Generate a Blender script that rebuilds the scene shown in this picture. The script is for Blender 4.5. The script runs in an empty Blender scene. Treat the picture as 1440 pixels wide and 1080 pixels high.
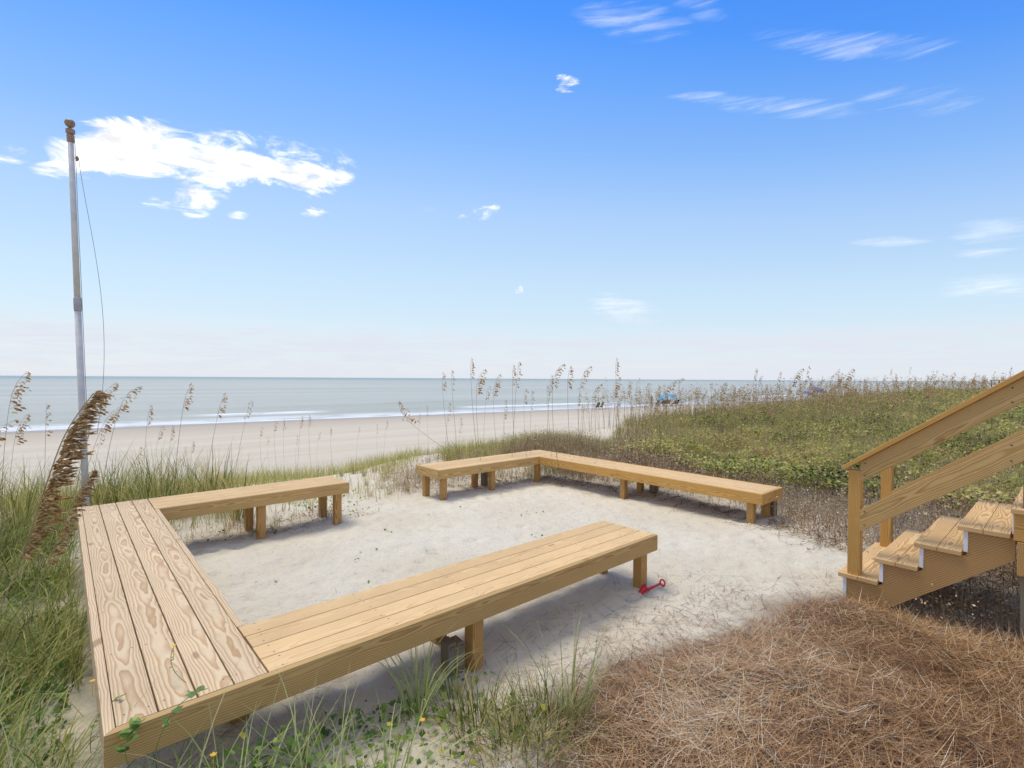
import bpy, bmesh, math, random
import numpy as np
from mathutils import Vector, Matrix, Euler
random.seed(7); RNG = np.random.default_rng(11)
SC = bpy.context.scene; COL = SC.collection
R = math.radians

# ------------------------------------------------------------------ camera
FPX = 709.327                       # focal length in pixels of a 1440 wide picture
PITCH, ROLL, YAW, CH = -.0107, .0061, .7291, 1.8562
cy, sy, cp, sp, cr, sr = math.cos(YAW), math.sin(YAW), math.cos(PITCH), math.sin(PITCH), math.cos(ROLL), math.sin(ROLL)
FW = Vector((sy*cp, cy*cp, sp)); RT0 = Vector((cy, -sy, 0)); UP0 = RT0.cross(FW)
RT = RT0*cr + UP0*sr; UP = -RT0*sr + UP0*cr
cam_d = bpy.data.cameras.new('camera'); cam = bpy.data.objects.new('camera', cam_d); COL.objects.link(cam)
cam_d.sensor_width = 36; cam_d.lens = FPX/1440*36; cam_d.clip_start = .05; cam_d.clip_end = 60000
M = Matrix((RT, UP, -FW)).transposed().to_4x4(); M.translation = Vector((0, 0, CH)); cam.matrix_world = M
SC.camera = cam
def at(px, py, Z):                  # a point of the place, from where it stands in the photograph and how far off it is
    return Vector((0, 0, CH)) + (FW + RT*((px-720)/FPX) - UP*((py-540)/FPX))*Z

# ------------------------------------------------------------------ noise / terrain
def h2(ix, iy, seed):
    v = (ix.astype(np.int64)*374761393 + iy.astype(np.int64)*668265263 + seed*2246822519) & 0xffffffff
    v = ((v ^ (v >> 13))*1274126177) & 0xffffffff
    return ((v ^ (v >> 16)) & 0xffff)/65535.
def vn(x, y, seed=0):
    x = np.asarray(x, float); y = np.asarray(y, float)
    ix = np.floor(x); iy = np.floor(y); fx = x-ix; fy = y-iy
    fx = fx*fx*(3-2*fx); fy = fy*fy*(3-2*fy)
    a = h2(ix, iy, seed); b = h2(ix+1, iy, seed); c = h2(ix, iy+1, seed); d = h2(ix+1, iy+1, seed)
    return (a*(1-fx)+b*fx)*(1-fy)+(c*(1-fx)+d*fx)*fy
def fbm(x, y, seed=0, o=4):
    s = 0; a = .5; t = 0
    for i in range(o):
        s = s+a*vn(np.asarray(x)*2**i, np.asarray(y)*2**i, seed+i*17); t += a; a *= .5
    return s/t
def sst(a, b, x):
    t = np.clip((np.asarray(x, float)-a)/(b-a), 0, 1); return t*t*(3-2*t)
SEA = -2.14
DENT = [(random.uniform(.6, 6.8), random.uniform(2.2, 7.2), random.uniform(.045, .10), random.uniform(.009, .022)) for i in range(420)]
DENT += [(random.uniform(3.8, 6.3), random.uniform(1.2, 3.5), random.uniform(.05, .12), random.uniform(.008, .02)) for i in range(90)]
def ground(x, y, fine=False):
    x = np.asarray(x, float); y = np.asarray(y, float)
    s = .113*x+.9936*y
    pit = -.017*np.clip(y-1.5, 0, 6.5)
    crest = np.interp(x, [4, 7, 10, 13, 16, 23, 35, 80, 400], [-.15, -.08, .0, .13, .25, .36, .72, 1.1, 1.2])
    q = np.maximum(x-7.25+.25*np.sin(y*1.7), np.minimum(y-7.5, (x-5.2)*1.2))
    q = np.maximum(q, np.minimum(1.6-y, (x-7.2))*.6)
    m = sst(0, 3.2, q)
    h = pit*(1-m)+m*crest+.24*sst(-.1, 1.1, q)*(1-sst(1.5, 4.5, q))
    h = h+.05*sst(0, .7, 1-np.hypot((x-5.0)/1.2, (y-8.0)/.8)) + .06*sst(0, 1, 1-np.hypot((x-3)/2.2, (y-.2)/1.6))
    dune = m*.35*(fbm(x*.45, y*.45, 5, 3)-.5)
    h = h+dune+.10*(fbm(x*.7+9, y*.7, 3, 3)-.5)*sst(7.3, 9, y+0*x)
    se = np.interp(x, [0, 4, 9, 14, 20, 80], [9.4, 9.4, 9.8, 11.2, 12.5, 13])
    beach = np.where(s < 46, -.95-(s-16)*.032, -1.91-(s-46)*.055)
    beach = np.maximum(beach, -12) + .12*(fbm(x*.12, y*.5, 21, 3)-.5)*sst(14, 18, s)*(1-sst(40, 46, s))
    f = sst(se, se+5.5, s)
    h = h*(1-f)+np.minimum(beach, h+9)*f
    # gentle lumps and footprints in the sand of the sitting area
    near = 1-sst(12, 16, np.hypot(x-3, y-3))
    h = h+near*(.05*(fbm(x*1.2, y*1.2, 31, 3)-.5)+.030*(fbm(x*5, y*5, 37, 4)-.5))
    if fine:
        for (dx, dy, r, dp) in DENT:
            k = (np.abs(x-dx) < 3*r) & (np.abs(y-dy) < 3*r)
            if not k.any(): continue
            xx = x[k]-dx; yy = y[k]-dy; d2 = (xx*xx+yy*yy)/(r*r)
            h[k] += -dp*np.exp(-d2)+dp*.45*np.exp(-(np.sqrt(d2)-1.6)**2*3)
    return h
def gz(x, y): return float(ground(np.array([x]), np.array([y]))[0])

# ------------------------------------------------------------------ node helpers
class NT:
    def __init__(s, tree): s.t = tree; s.n = tree.nodes; s.l = tree.links
    def node(s, ty, ins=None, **kw):
        n = s.n.new(ty)
        for k, v in kw.items(): setattr(n, k, v)
        for k, v in (ins or {}).items():
            if isinstance(v, bpy.types.NodeSocket): s.l.new(v, n.inputs[k])
            else: n.inputs[k].default_value = v
        return n
    def m(s, op, a, b=0, c=None, clamp=False):
        n = s.n.new('ShaderNodeMath'); n.operation = op; n.use_clamp = clamp
        for i, v in enumerate((a, b) if c is None else (a, b, c)):
            if isinstance(v, bpy.types.NodeSocket): s.l.new(v, n.inputs[i])
            else: n.inputs[i].default_value = v
        return n.outputs[0]
    def ramp(s, fac, stops, mode='LINEAR'):
        n = s.n.new('ShaderNodeValToRGB'); cr_ = n.color_ramp; cr_.interpolation = mode
        while len(cr_.elements) > 1: cr_.elements.remove(cr_.elements[0])
        for i, (p, c) in enumerate(stops):
            e = cr_.elements[0] if i == 0 else cr_.elements.new(p)
            e.position = p; e.color = (*c, 1) if len(c) == 3 else c
        s.l.new(fac, n.inputs[0]); return n.outputs[0]
    def mix(s, f, a, b, blend='MIX'):
        n = s.n.new('ShaderNodeMix'); n.data_type = 'RGBA'; n.blend_type = blend
        for i, v in ((0, f), (6, a), (7, b)):
            if isinstance(v, bpy.types.NodeSocket): s.l.new(v, n.inputs[i])
            else: n.inputs[i].default_value = v if i == 0 else ((*v, 1) if len(v) == 3 else v)
        return n.outputs[2]
    def noise(s, vec, scale, detail=3, rough=.5, out=0, **k):
        n = s.node('ShaderNodeTexNoise', {'Scale': scale, 'Detail': detail, 'Roughness': rough, **k})
        if vec is not None: s.l.new(vec, n.inputs['Vector'])
        return n.outputs[out]
    def sstep(s, v, a, b):
        n = s.n.new('ShaderNodeMapRange'); n.interpolation_type = 'SMOOTHSTEP'
        s.l.new(v, n.inputs[0]); n.inputs[1].default_value = a; n.inputs[2].default_value = b
        return n.outputs[0]
def g_(v): return ((v+.055)/1.055)**2.4 if v > .04 else v/12.92
def rgb(r, g, b): return (g_(r/255), g_(g/255), g_(b/255))
def newmat(name):
    m = bpy.data.materials.new(name); m.use_nodes = True; t = NT(m.node_tree)
    b = m.node_tree.nodes['Principled BSDF']; return m, t, b

def wood_mat(name, early, late, contrast=1., spacing=.0065, rough=.65, grey=0., flat=.75):
    m, t, b = newmat(name)
    wc = t.node('ShaderNodeAttribute', attribute_name='wc').outputs['Vector']
    tint = t.node('ShaderNodeAttribute', attribute_name='tint').outputs['Fac']
    s = t.node('ShaderNodeSeparateXYZ', {0: wc})
    X, Y, Z = s.outputs
    lo = t.node('ShaderNodeCombineXYZ', {0: t.m('MULTIPLY', X, 1.75), 1: t.m('MULTIPLY', Y, 6.), 2: t.m('MULTIPLY', Z, 6.)}).outputs[0]
    n1 = t.m('SUBTRACT', t.noise(lo, 1., 2.5, .5), .5)
    lo2 = t.node('ShaderNodeCombineXYZ', {0: t.m('MULTIPLY', X, 9.), 1: t.m('MULTIPLY', Y, 30.), 2: t.m('MULTIPLY', Z, 30.)}).outputs[0]
    n2 = t.m('SUBTRACT', t.noise(lo2, 1., 2, .5), .5)
    off = t.m('MULTIPLY_ADD', tint, .05, .035)
    zz = t.m('ADD', Z, off)
    yy = t.m('ADD', Y, t.m('MULTIPLY_ADD', tint, .09, -.045))
    r = t.m('SQRT', t.m('ADD', t.m('MULTIPLY', yy, yy), t.m('MULTIPLY', zz, zz)))
    r = t.m('ADD', r, t.m('MULTIPLY', n1, .052)); r = t.m('ADD', r, t.m('MULTIPLY', n2, .004))
    fr = t.m('FRACT', t.m('DIVIDE', r, spacing))
    ring = t.ramp(fr, [(0, (0, 0, 0)), (.35, (.12,)*3), (.72, (.75,)*3), (.88, (1, 1, 1)), (1, (0, 0, 0))])
    slow = t.noise(lo, .8, 2, .5)
    ring = t.m('MULTIPLY', ring, t.m('MULTIPLY_ADD', slow, 1.1, flat-.35, clamp=True))
    fib = t.node('ShaderNodeCombineXYZ', {0: t.m('MULTIPLY', X, 12.), 1: t.m('MULTIPLY', Y, 420.), 2: t.m('MULTIPLY', Z, 420.)}).outputs[0]
    fn = t.noise(fib, 1., 3, .6)
    f = t.m('MULTIPLY', ring, contrast, clamp=True)
    col = t.mix(f, early, late)
    v = t.m('MULTIPLY_ADD', fn, .34, .83); v = t.m('MULTIPLY', v, t.m('MULTIPLY_ADD', tint, .14, .93))
    blo = t.noise(wc, 2.3, 3, .6); v = t.m('MULTIPLY', v, t.m('MULTIPLY_ADD', blo, .3, .85))
    # sparse knots
    kv = t.node('ShaderNodeCombineXYZ', {0: t.m('MULTIPLY', X, 1.5), 1: t.m('MULTIPLY', Y, 4.5), 2: 0.}).outputs[0]
    vo = t.node('ShaderNodeTexVoronoi', {'Vector': kv, 'Scale': 1., 'Randomness': 1.}).outputs['Distance']
    kn = t.m('SUBTRACT', 1, t.sstep(vo, .04, .09))
    col = t.mix(t.m('MULTIPLY', kn, .6), col, (late[0]*.5, late[1]*.4, late[2]*.35))
    col = t.mix(1., col, t.node('ShaderNodeCombineColor', {0: v, 1: v, 2: v}).outputs[0], 'MULTIPLY')
    if grey: col = t.mix(t.m('MULTIPLY', t.sstep(t.noise(wc, 5, 4), .35, .65), grey), col, (.2, .18, .15))
    t.l.new(col, b.inputs['Base Color'])
    b.inputs['Roughness'].default_value = rough; b.inputs['Specular IOR Level'].default_value = .25
    hgt = t.m('ADD', t.m('MULTIPLY', fn, .5), t.m('MULTIPLY', ring, -.35))
    bp = t.node('ShaderNodeBump', {'Strength': .35, 'Distance': .0015, 'Height': hgt})
    t.l.new(bp.outputs[0], b.inputs['Normal'])
    return m
W_PINK = wood_mat('weathered pine seat', (.67, .505, .295), (.45, .26, .115), .95, .0076)
W_YEL = wood_mat('yellow pine seat', (.73, .49, .23), (.50, .28, .10), .8, .0072, flat=.40)
W_RIM = wood_mat('pine rim board', (.60, .39, .15), (.35, .19, .055), .9, .0098)
W_ORG = wood_mat('orange pine', (.64, .36, .10), (.38, .18, .042), 1.1, .0066, flat=.5)
W_LEG = wood_mat('pine post', (.56, .33, .11), (.30, .14, .04), 1.2, .0060)
W_TREAD = wood_mat('pine stair tread', (.72, .48, .21), (.42, .22, .08), 1., .0082)
W_STR = wood_mat('pine stringer', (.56, .325, .12), (.31, .15, .045), 1.1, .0075, flat=.5)
W_OLD = wood_mat('old grey timber', (.27, .20, .12), (.12, .085, .05), 1., .005, rough=.85, grey=.6)
def plain(name, c, rough=.6, spec=.3, var=.15, scale=6, metal=0.):
    m, t, b = newmat(name)
    oc = t.node('ShaderNodeTexCoord').outputs['Object']
    n = t.noise(oc, scale, 4, .6)
    col = t.mix(t.sstep(n, .3, .7), tuple(x*(1-var) for x in c), tuple(min(1, x*(1+var)) for x in c))
    t.l.new(col, b.inputs['Base Color']); b.inputs['Roughness'].default_value = rough
    b.inputs['Specular IOR Level'].default_value = spec; b.inputs['Metallic'].default_value = metal
    return m
def tint_mat(name, stops, rough=.6, trans=.3, spec=.2):
    m, t, b = newmat(name)
    tint = t.node('ShaderNodeAttribute', attribute_name='tint').outputs['Fac']
    col = t.ramp(tint, stops)
    t.l.new(col, b.inputs['Base Color']); b.inputs['Roughness'].default_value = rough
    b.inputs['Specular IOR Level'].default_value = spec
    if trans:
        tr = t.node('ShaderNodeBsdfTranslucent', {'Color': col})
        mx = t.node('ShaderNodeMixShader', {0: trans, 1: b.outputs[0], 2: tr.outputs[0]})
        t.l.new(mx.outputs[0], m.node_tree.nodes['Material Output'].inputs[0])
    return m
SCREW = plain('screw head', (.12, .10, .09), .5)
WHITE = plain('white painted board', (.80, .78, .73), .5)
G_GRASS = tint_mat('beach grass', [(0, (0.072, 0.094, 0.022)), (.35, (0.246, 0.275, 0.061)), (.65, (0.478, 0.463, 0.132)), (.85, (0.720, 0.587, 0.220)), (1, (0.720, 0.475, 0.220))], trans=.4)
G_PALE = tint_mat('pale long grass', [(0, (0.192, 0.253, 0.074)), (.5, (0.432, 0.483, 0.189)), (.85, (0.624, 0.609, 0.294)), (1, (0.624, 0.460, 0.231))], trans=.4)
G_TAN = tint_mat('tan dune grass', [(0, (0.210, 0.195, 0.057)), (.4, (0.420, 0.351, 0.127)), (.7, (0.588, 0.429, 0.196)), (1, (0.700, 0.481, 0.265))], trans=.35)
G_SHRUB = tint_mat('dune shrub leaves', [(0, (.03, .04, .012)), (.18, (.12, .16, .035)), (.40, (.38, .43, .10)), (.6, (.64, .61, .16)), (.78, (.76, .66, .22)), (.92, (.68, .49, .26)), (1, (.40, .26, .16))], trans=.4)
G_BRUSH = tint_mat('dead brush', [(0, (.07, .042, .022)), (.35, (.30, .19, .105)), (.7, (.52, .36, .20)), (.9, (.68, .52, .34)), (1, (.74, .66, .50))], trans=.15)
G_VINE = tint_mat('vine leaves', [(0, (0.058, 0.115, 0.020)), (.6, (0.182, 0.299, 0.050)), (.9, (0.390, 0.483, 0.090)), (1, (0.715, 0.575, 0.080))], rough=.4, trans=.35, spec=.4)
G_STRAW = tint_mat('pine straw', [(0, (.08, .04, .02)), (.32, (.23, .11, .045)), (.6, (.50, .27, .10)), (.84, (.64, .44, .22)), (1, (.74, .63, .44))], trans=.05, rough=.5, spec=.3)
G_TWIG = tint_mat('dry twigs', [(0, (.05, .035, .027)), (.6, (.16, .105, .075)), (1, (.34, .24, .15))], trans=0)
G_PLUME = tint_mat('sea oat seed heads', [(0, (.22, .12, .045)), (.5, (.50, .31, .13)), (.85, (.70, .49, .23)), (1, (.78, .58, .32))], trans=.4)
G_STEM = tint_mat('sea oat stalks', [(0, (.16, .15, .08)), (.5, (.30, .24, .13)), (1, (.42, .32, .18))], trans=0)

# ------------------------------------------------------------------ mesh helpers
def setattr_f(me, name, arr, ty='FLOAT'):
    a = me.attributes.new(name, ty, 'POINT')
    a.data.foreach_set('vector' if ty == 'FLOAT_VECTOR' else 'value', np.asarray(arr, np.float32).ravel())
def mesh_np(name, V, F, mats, tint=None, wc=None, smooth=False, parent=None, mi=None):
    V = np.asarray(V, np.float32); F = np.asarray(F, np.int32); me = bpy.data.meshes.new(name)
    k = F.shape[1]; me.vertices.add(len(V)); me.vertices.foreach_set('co', V.ravel())
    me.loops.add(F.size); me.loops.foreach_set('vertex_index', F.ravel())
    me.polygons.add(len(F)); me.polygons.foreach_set('loop_start', np.arange(0, F.size, k, dtype=np.int32))
    me.update(calc_edges=True)
    for m in (mats if isinstance(mats, (list, tuple)) else [mats]): me.materials.append(m)
    if mi is not None: me.polygons.foreach_set('material_index', np.asarray(mi, np.int32))
    if smooth: me.polygons.foreach_set('use_smooth', np.ones(len(F), bool))
    if tint is not None: setattr_f(me, 'tint', tint)
    if wc is not None: setattr_f(me, 'wc', wc, 'FLOAT_VECTOR')
    o = bpy.data.objects.new(name, me); COL.objects.link(o)
    if parent: o.parent = parent
    return o
def tag(o, label=None, cat=None, group=None, kind=None):
    if label: o['label'] = label
    if cat: o['category'] = cat
    if group: o['group'] = group
    if kind: o['kind'] = kind
    return o
def empty(name, loc=(0, 0, 0)):
    o = bpy.data.objects.new(name, None); COL.objects.link(o); o.location = loc; o.empty_display_size = .1; return o
class MB:                                        # collects shapes, builds ONE mesh object
    def __init__(s): s.V = []; s.F = []; s.T = []; s.W = []; s.MI = []
    def add(s, vs, fs, tint=.5, wc=None, mi=0):
        b = len(s.V); s.V += [tuple(v) for v in vs]; s.F += [tuple(i+b for i in f) for f in fs]
        s.T += ([tint]*len(vs) if np.isscalar(tint) else list(tint)); s.W += [tuple(w) for w in (wc if wc is not None else vs)]
        s.MI += [mi]*len(fs)
    def board(s, p0, p1, up, w, th, bev=.003, m0=0., m1=0., tint=None, cut0=0., cut1=0.):
        """board from p0 to p1 (centre line); width w sideways, thickness th along up; m0/m1 mitre, cut0/cut1 shear the ends with height"""
        p0 = Vector(p0); p1 = Vector(p1); L = (p1-p0).length; x = (p1-p0).normalized(); up = Vector(up)
        y = up.cross(x).normalized(); z = x.cross(y)
        bm = bmesh.new(); bmesh.ops.create_cube(bm, size=1)
        for v in bm.verts: v.co = Vector((v.co.x*L, v.co.y*w, v.co.z*th))
        if bev: bmesh.ops.bevel(bm, geom=list(bm.edges), offset=bev, segments=2, affect='EDGES', profile=.6)
        n = max(1, int(L/.5))
        tint = random.random() if tint is None else tint
        off = Vector((random.uniform(-20, 20), random.uniform(-.02, .02), random.uniform(-.01, .02)))
        vs = []; wc = []
        for v in bm.verts:
            c = v.co.copy(); wc.append((Vector((c.x, c.z, c.y)) if th > w*1.5 else c)+off)
            if c.x < 0: c.x += m0*c.y+cut0*c.z
            else: c.x += m1*c.y+cut1*c.z
            vs.append((p0+p1)/2+x*c.x+y*c.y+z*c.z)
        s.add(vs, [[v.index for v in f.verts] for f in bm.faces], tint, wc); bm.free()
    def post(s, x, y, z0, z1, w=.089, tint=None): s.board((x, y, z0), (x, y, z1), (0, 1, 0), w, w, .004, tint=tint)
    def poly(s, pts, x0, x1, tint=.5, ax='yz', grain=0.):
        """polygon extruded along the third axis; grain angle in the polygon's plane"""
        n = len(pts); vs = []; wc = []; off = random.uniform(-9, 9); c, q = math.cos(grain), math.sin(grain)
        for xx in (x0, x1):
            for a, b in pts:
                vs.append((xx, a, b) if ax == 'yz' else (a, b, xx)); wc.append((a*c+b*q+off, (-a*q+b*c)*.5, xx-x0))
        fs = [list(range(n)), list(range(2*n-1, n-1, -1))]+[[i, i+n, (i+1) % n+n, (i+1) % n] for i in range(n)]
        s.add(vs, fs, tint, wc)
    def tube(s, path, rad, n=8, tint=.5, cap=True):
        path = [Vector(p) for p in path]; rad = [rad]*len(path) if np.isscalar(rad) else rad; vs = []; fs = []
        for i, p in enumerate(path):
            d = (path[min(i+1, len(path)-1)]-path[max(i-1, 0)]).normalized()
            a = d.cross(Vector((0, 0, 1)) if abs(d.z) < .95 else Vector((1, 0, 0))).normalized(); b = d.cross(a)
            for k in range(n):
                t = 2*math.pi*k/n; vs.append(p+(a*math.cos(t)+b*math.sin(t))*rad[i])
        for i in range(len(path)-1):
            for k in range(n): fs.append([i*n+k, i*n+(k+1) % n, (i+1)*n+(k+1) % n, (i+1)*n+k])
        if cap: fs += [list(range(n))[::-1], [len(vs)-n+k for k in range(n)]]
        s.add(vs, fs, tint)
    def disc(s, c, r, mi=1, n=7):
        s.add([(c[0]+r*math.cos(6.2832*k/n), c[1]+r*math.sin(6.2832*k/n), c[2]) for k in range(n)], [list(range(n))], .5, None, mi)
    def build(s, name, mats, parent=None, smooth=False):
        me = bpy.data.meshes.new(name); me.from_pydata(s.V, [], s.F); me.update()
        for m in (mats if isinstance(mats, (list, tuple)) else [mats]): me.materials.append(m)
        me.polygons.foreach_set('material_index', np.array(s.MI, np.int32))
        if smooth: me.polygons.foreach_set('use_smooth', np.ones(len(s.F), bool))
        setattr_f(me, 'tint', s.T); setattr_f(me, 'wc', s.W, 'FLOAT_VECTOR')
        bm = bmesh.new(); bm.from_mesh(me); bmesh.ops.recalc_face_normals(bm, faces=bm.faces); bm.to_mesh(me); bm.free()
        o = bpy.data.objects.new(name, me); COL.objects.link(o)
        if parent:
            o.parent = parent; o.matrix_parent_inverse = Matrix.Translation(-Vector(parent.location))
        return o

def blades(P, az, L, lean, curl, w, segs=4, tint=None, flat=None, rng=RNG):
    """arching tapering grass blades; P (N,3) bases, az heading, lean start angle from vertical, curl added over the length"""
    N = len(P); L = np.broadcast_to(L, N); lean = np.broadcast_to(lean, N); curl = np.broadcast_to(curl, N); w = np.broadcast_to(w, N)
    pos = np.array(P, float).copy(); dirh = np.stack([np.cos(az), np.sin(az), np.zeros(N)], 1)
    tw = az+math.pi/2+rng.uniform(-.7, .7, N) if flat is None else az+math.pi/2
    side = np.stack([np.cos(tw), np.sin(tw), np.zeros(N)], 1); V = np.zeros((N, segs+1, 2, 3))
    for i in range(segs+1):
        t = i/segs; ww = w*(1-t**1.6*.93)*.5
        V[:, i, 0] = pos-side*ww[:, None]; V[:, i, 1] = pos+side*ww[:, None]
        a = lean+curl*(t+.5/segs)**1.3
        pos = pos+(dirh*np.sin(a)[:, None]+np.array([0, 0, 1.])*np.cos(a)[:, None])*(L/segs)[:, None]
    idx = np.arange(N)[:, None]*(segs+1)*2+np.arange(segs)[None, :]*2
    F = np.stack([idx, idx+1, idx+3, idx+2], -1).reshape(-1, 4)
    T = np.repeat(rng.random(N) if tint is None else tint, (segs+1)*2)
    return V.reshape(-1, 3), F, T
def leaves(P, size, tint, aspect=.55, up=.5, rng=RNG):
    """kite-shaped leaves with random facing"""
    N = len(P); a = rng.uniform(0, 6.283, N); el = rng.uniform(-.5, .8, N)
    d = np.stack([np.cos(a)*np.cos(el), np.sin(a)*np.cos(el), np.sin(el)], 1)
    r = rng.normal(size=(N, 3)); r[:, 2] *= 1-up; sd = np.cross(d, r+np.array([0, 0, up])); sd /= np.linalg.norm(sd, axis=1)[:, None]+1e-9
    size = np.broadcast_to(size, N)[:, None]
    V = np.stack([P, P+d*size*.45+sd*size*aspect*.5, P+d*size, P+d*size*.45-sd*size*aspect*.5], 1)
    return V.reshape(-1, 3), np.arange(N*4).reshape(-1, 4), np.repeat(tint, 4)
def cat(*parts):
    V, F, T = [], [], []; b = 0
    for v, f, t in parts: V.append(v); F.append(f+b); T.append(t); b += len(v)
    return np.concatenate(V), np.concatenate(F), np.concatenate(T)
def inpoly(x, y, poly):
    c = np.zeros(len(x), bool); n = len(poly)
    for i in range(n):
        x1, y1 = poly[i]; x2, y2 = poly[(i+1) % n]
        k = ((y1 > y) != (y2 > y)) & (x < (x2-x1)*(y-y1)/((y2-y1) if y2 != y1 else 1e-9)+x1); c ^= k
    return c

# ------------------------------------------------------------------ the ground
STRAW_EDGE = [(1.2, .9), (1.72, 1.66), (2.08, 1.93), (2.62, 1.90), (3.13, 1.80), (3.6, 1.62), (4.05, 1.62), (4.65, 1.52), (4.95, 1.27), (5.0, .95), (5.02, .6), (5.12, .2), (5.3, -.8), (4.6, -2.5), (.4, -2.5), (.4, .2)]
def edge_dist(x, y, poly):
    d = np.full(len(x), 1e9)
    for i in range(len(poly)):
        a = np.array(poly[i]); b = np.array(poly[(i+1) % len(poly)]); ab = b-a
        t = np.clip(((x-a[0])*ab[0]+(y-a[1])*ab[1])/(ab@ab), 0, 1)
        d = np.minimum(d, np.hypot(x-a[0]-t*ab[0], y-a[1]-t*ab[1]))
    return np.where(inpoly(x, y, poly), d, -d)
def axis(lo, hi, step, far_lo, far_hi, g=1.13):
    a = list(np.arange(lo, hi, step)); s = step; v = a[-1]
    while v < far_hi: s *= g; v += s; a.append(v)
    s = step; v = lo; b = []
    while v > far_lo: s *= g; v -= s; b.append(v)
    return np.array(b[::-1]+a)
ax = axis(-1.5, 8.5, .035, -6000, 9000); ay = axis(.2, 9.2, .035, -3000, 400)
GX, GY = np.meshgrid(ax, ay); gx = GX.ravel(); gy = GY.ravel()
gzv = ground(gx, gy, True)
lit = np.clip(edge_dist(gx, gy, STRAW_EDGE)/.5+.5+.8*(fbm(gx*3, gy*3, 77)-.5), 0, 1)
sv = .113*gx+.9936*gy
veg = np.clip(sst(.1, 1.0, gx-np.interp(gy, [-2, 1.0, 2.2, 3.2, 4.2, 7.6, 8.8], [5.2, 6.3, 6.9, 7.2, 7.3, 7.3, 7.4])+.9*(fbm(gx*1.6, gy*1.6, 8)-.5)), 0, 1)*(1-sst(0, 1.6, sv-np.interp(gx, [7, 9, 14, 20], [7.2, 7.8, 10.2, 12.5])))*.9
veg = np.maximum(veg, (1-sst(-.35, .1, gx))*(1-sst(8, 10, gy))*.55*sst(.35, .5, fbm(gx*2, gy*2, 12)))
nx, ny = len(ax), len(ay); ii = (np.arange(ny-1)[:, None]*nx+np.arange(nx-1)[None, :]).ravel()
gF = np.stack([ii, ii+1, ii+nx+1, ii+nx], 1)
m, t, b = newmat('dune and beach sand')
geo = t.node('ShaderNodeNewGeometry').outputs['Position']
sx = t.node('ShaderNodeSeparateXYZ', {0: geo})
S = t.m('ADD', t.m('MULTIPLY', sx.outputs[0], .113), t.m('MULTIPLY', sx.outputs[1], .9936))
A_l = t.node('ShaderNodeAttribute', attribute_name='litter').outputs['Fac']
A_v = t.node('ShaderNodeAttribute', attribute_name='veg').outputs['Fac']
grain = t.noise(geo, 600, 2, .7); mid = t.noise(geo, 9, 5, .65); big = t.noise(geo, .9, 3, .5); fleck = t.noise(geo, 70, 3, .7)
c = t.mix(t.sstep(big, .3, .7), (.71, .61, .435), (.77, .68, .505))
c = t.mix(t.m('MULTIPLY', t.sstep(mid, .45, .75), .35), c, (.54, .455, .355))
c = t.mix(t.m('MULTIPLY', t.sstep(fleck, .66, .75), .55), c, (.20, .15, .11))
gv = t.m('MULTIPLY_ADD', grain, .3, .85)
c = t.mix(1., c, t.node('ShaderNodeCombineColor', {0: gv, 1: gv, 2: gv}).outputs[0], 'MULTIPLY')
stretch = t.node('ShaderNodeMapping', {'Vector': geo, 'Rotation': (0, 0, .113), 'Scale': (.06, .6, 1)}).outputs[0]
band = t.noise(stretch, 1., 5, .6)
bc = t.mix(t.sstep(band, .35, .65), (.59, .50, .36), (.64, .55, .41))
Sn = t.m('ADD', S, t.m('MULTIPLY', t.m('SUBTRACT', band, .5), 6))
bc = t.mix(t.sstep(Sn, 30, 45), bc, (.50, .415, .305))
bc = t.mix(t.sstep(Sn, 43, 48), bc, (.34, .275, .20))
c = t.mix(t.sstep(S, 11, 17), c, bc)
c = t.mix(t.m('MULTIPLY', A_v, .8), c, t.mix(t.noise(geo, 14, 4, .7), (.07, .05, .032), (.20, .145, .095)))  # soil under plants, its colour darkened to paint shade between the leaves
c = t.mix(A_l, c, t.mix(t.noise(geo, 25, 4, .7), (.05, .027, .016), (.16, .085, .045)))  # brown litter under the straw, darkened further as painted shade between needles
t.l.new(c, b.inputs['Base Color'])
t.l.new(t.m('MULTIPLY_ADD', t.sstep(Sn, 43, 48), -.6, .9), b.inputs['Roughness']); b.inputs['Specular IOR Level'].default_value = .2
hh = t.m('ADD', t.m('MULTIPLY', t.noise(geo, 22, 5, .6), .7), t.m('MULTIPLY', grain, .12))
t.l.new(t.node('ShaderNodeBump', {'Strength': .9, 'Distance': .04, 'Height': hh}).outputs[0], b.inputs['Normal'])
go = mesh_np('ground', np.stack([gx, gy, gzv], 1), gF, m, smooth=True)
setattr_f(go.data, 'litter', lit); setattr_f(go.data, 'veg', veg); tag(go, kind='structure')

# ------------------------------------------------------------------ the sea
th = axis(0, 70, .6, -60, 30000, 1.12); ta = axis(-80, 260, 2.5, -20000, 30000, 1.15)
th = th[th >= 0]; TT, SS = np.meshgrid(ta, th); tt = TT.ravel(); s_ = SS.ravel()+44
wob = 3.5*(fbm(tt*.02, s_*0, 41, 3)-.5)
def crest(c0, w, h, sd): return h*np.exp(-((s_-c0-wob-3*(vn(tt*.015, 0*tt, sd)-.5))/w)**2)*(.35+1.1*sst(.35, .75, vn(tt*.022, 0*tt, sd+1)))
wz = SEA+crest(52.5, 1.3, .38, 51)+crest(60, 1.6, .42, 61)+crest(72, 2.4, .25, 71)
wz = wz+.10*(fbm(tt*.35, s_*.6, 45, 3)-.5)*(1-sst(90, 200, s_))
wx = .9936*tt+.113*s_; wy = -.113*tt+.9936*s_
nx, ny = len(ta), len(th); ii = (np.arange(ny-1)[:, None]*nx+np.arange(nx-1)[None, :]).ravel()
m, t, b = newmat('grey green sea')
geo = t.node('ShaderNodeNewGeometry').outputs['Position']
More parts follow.
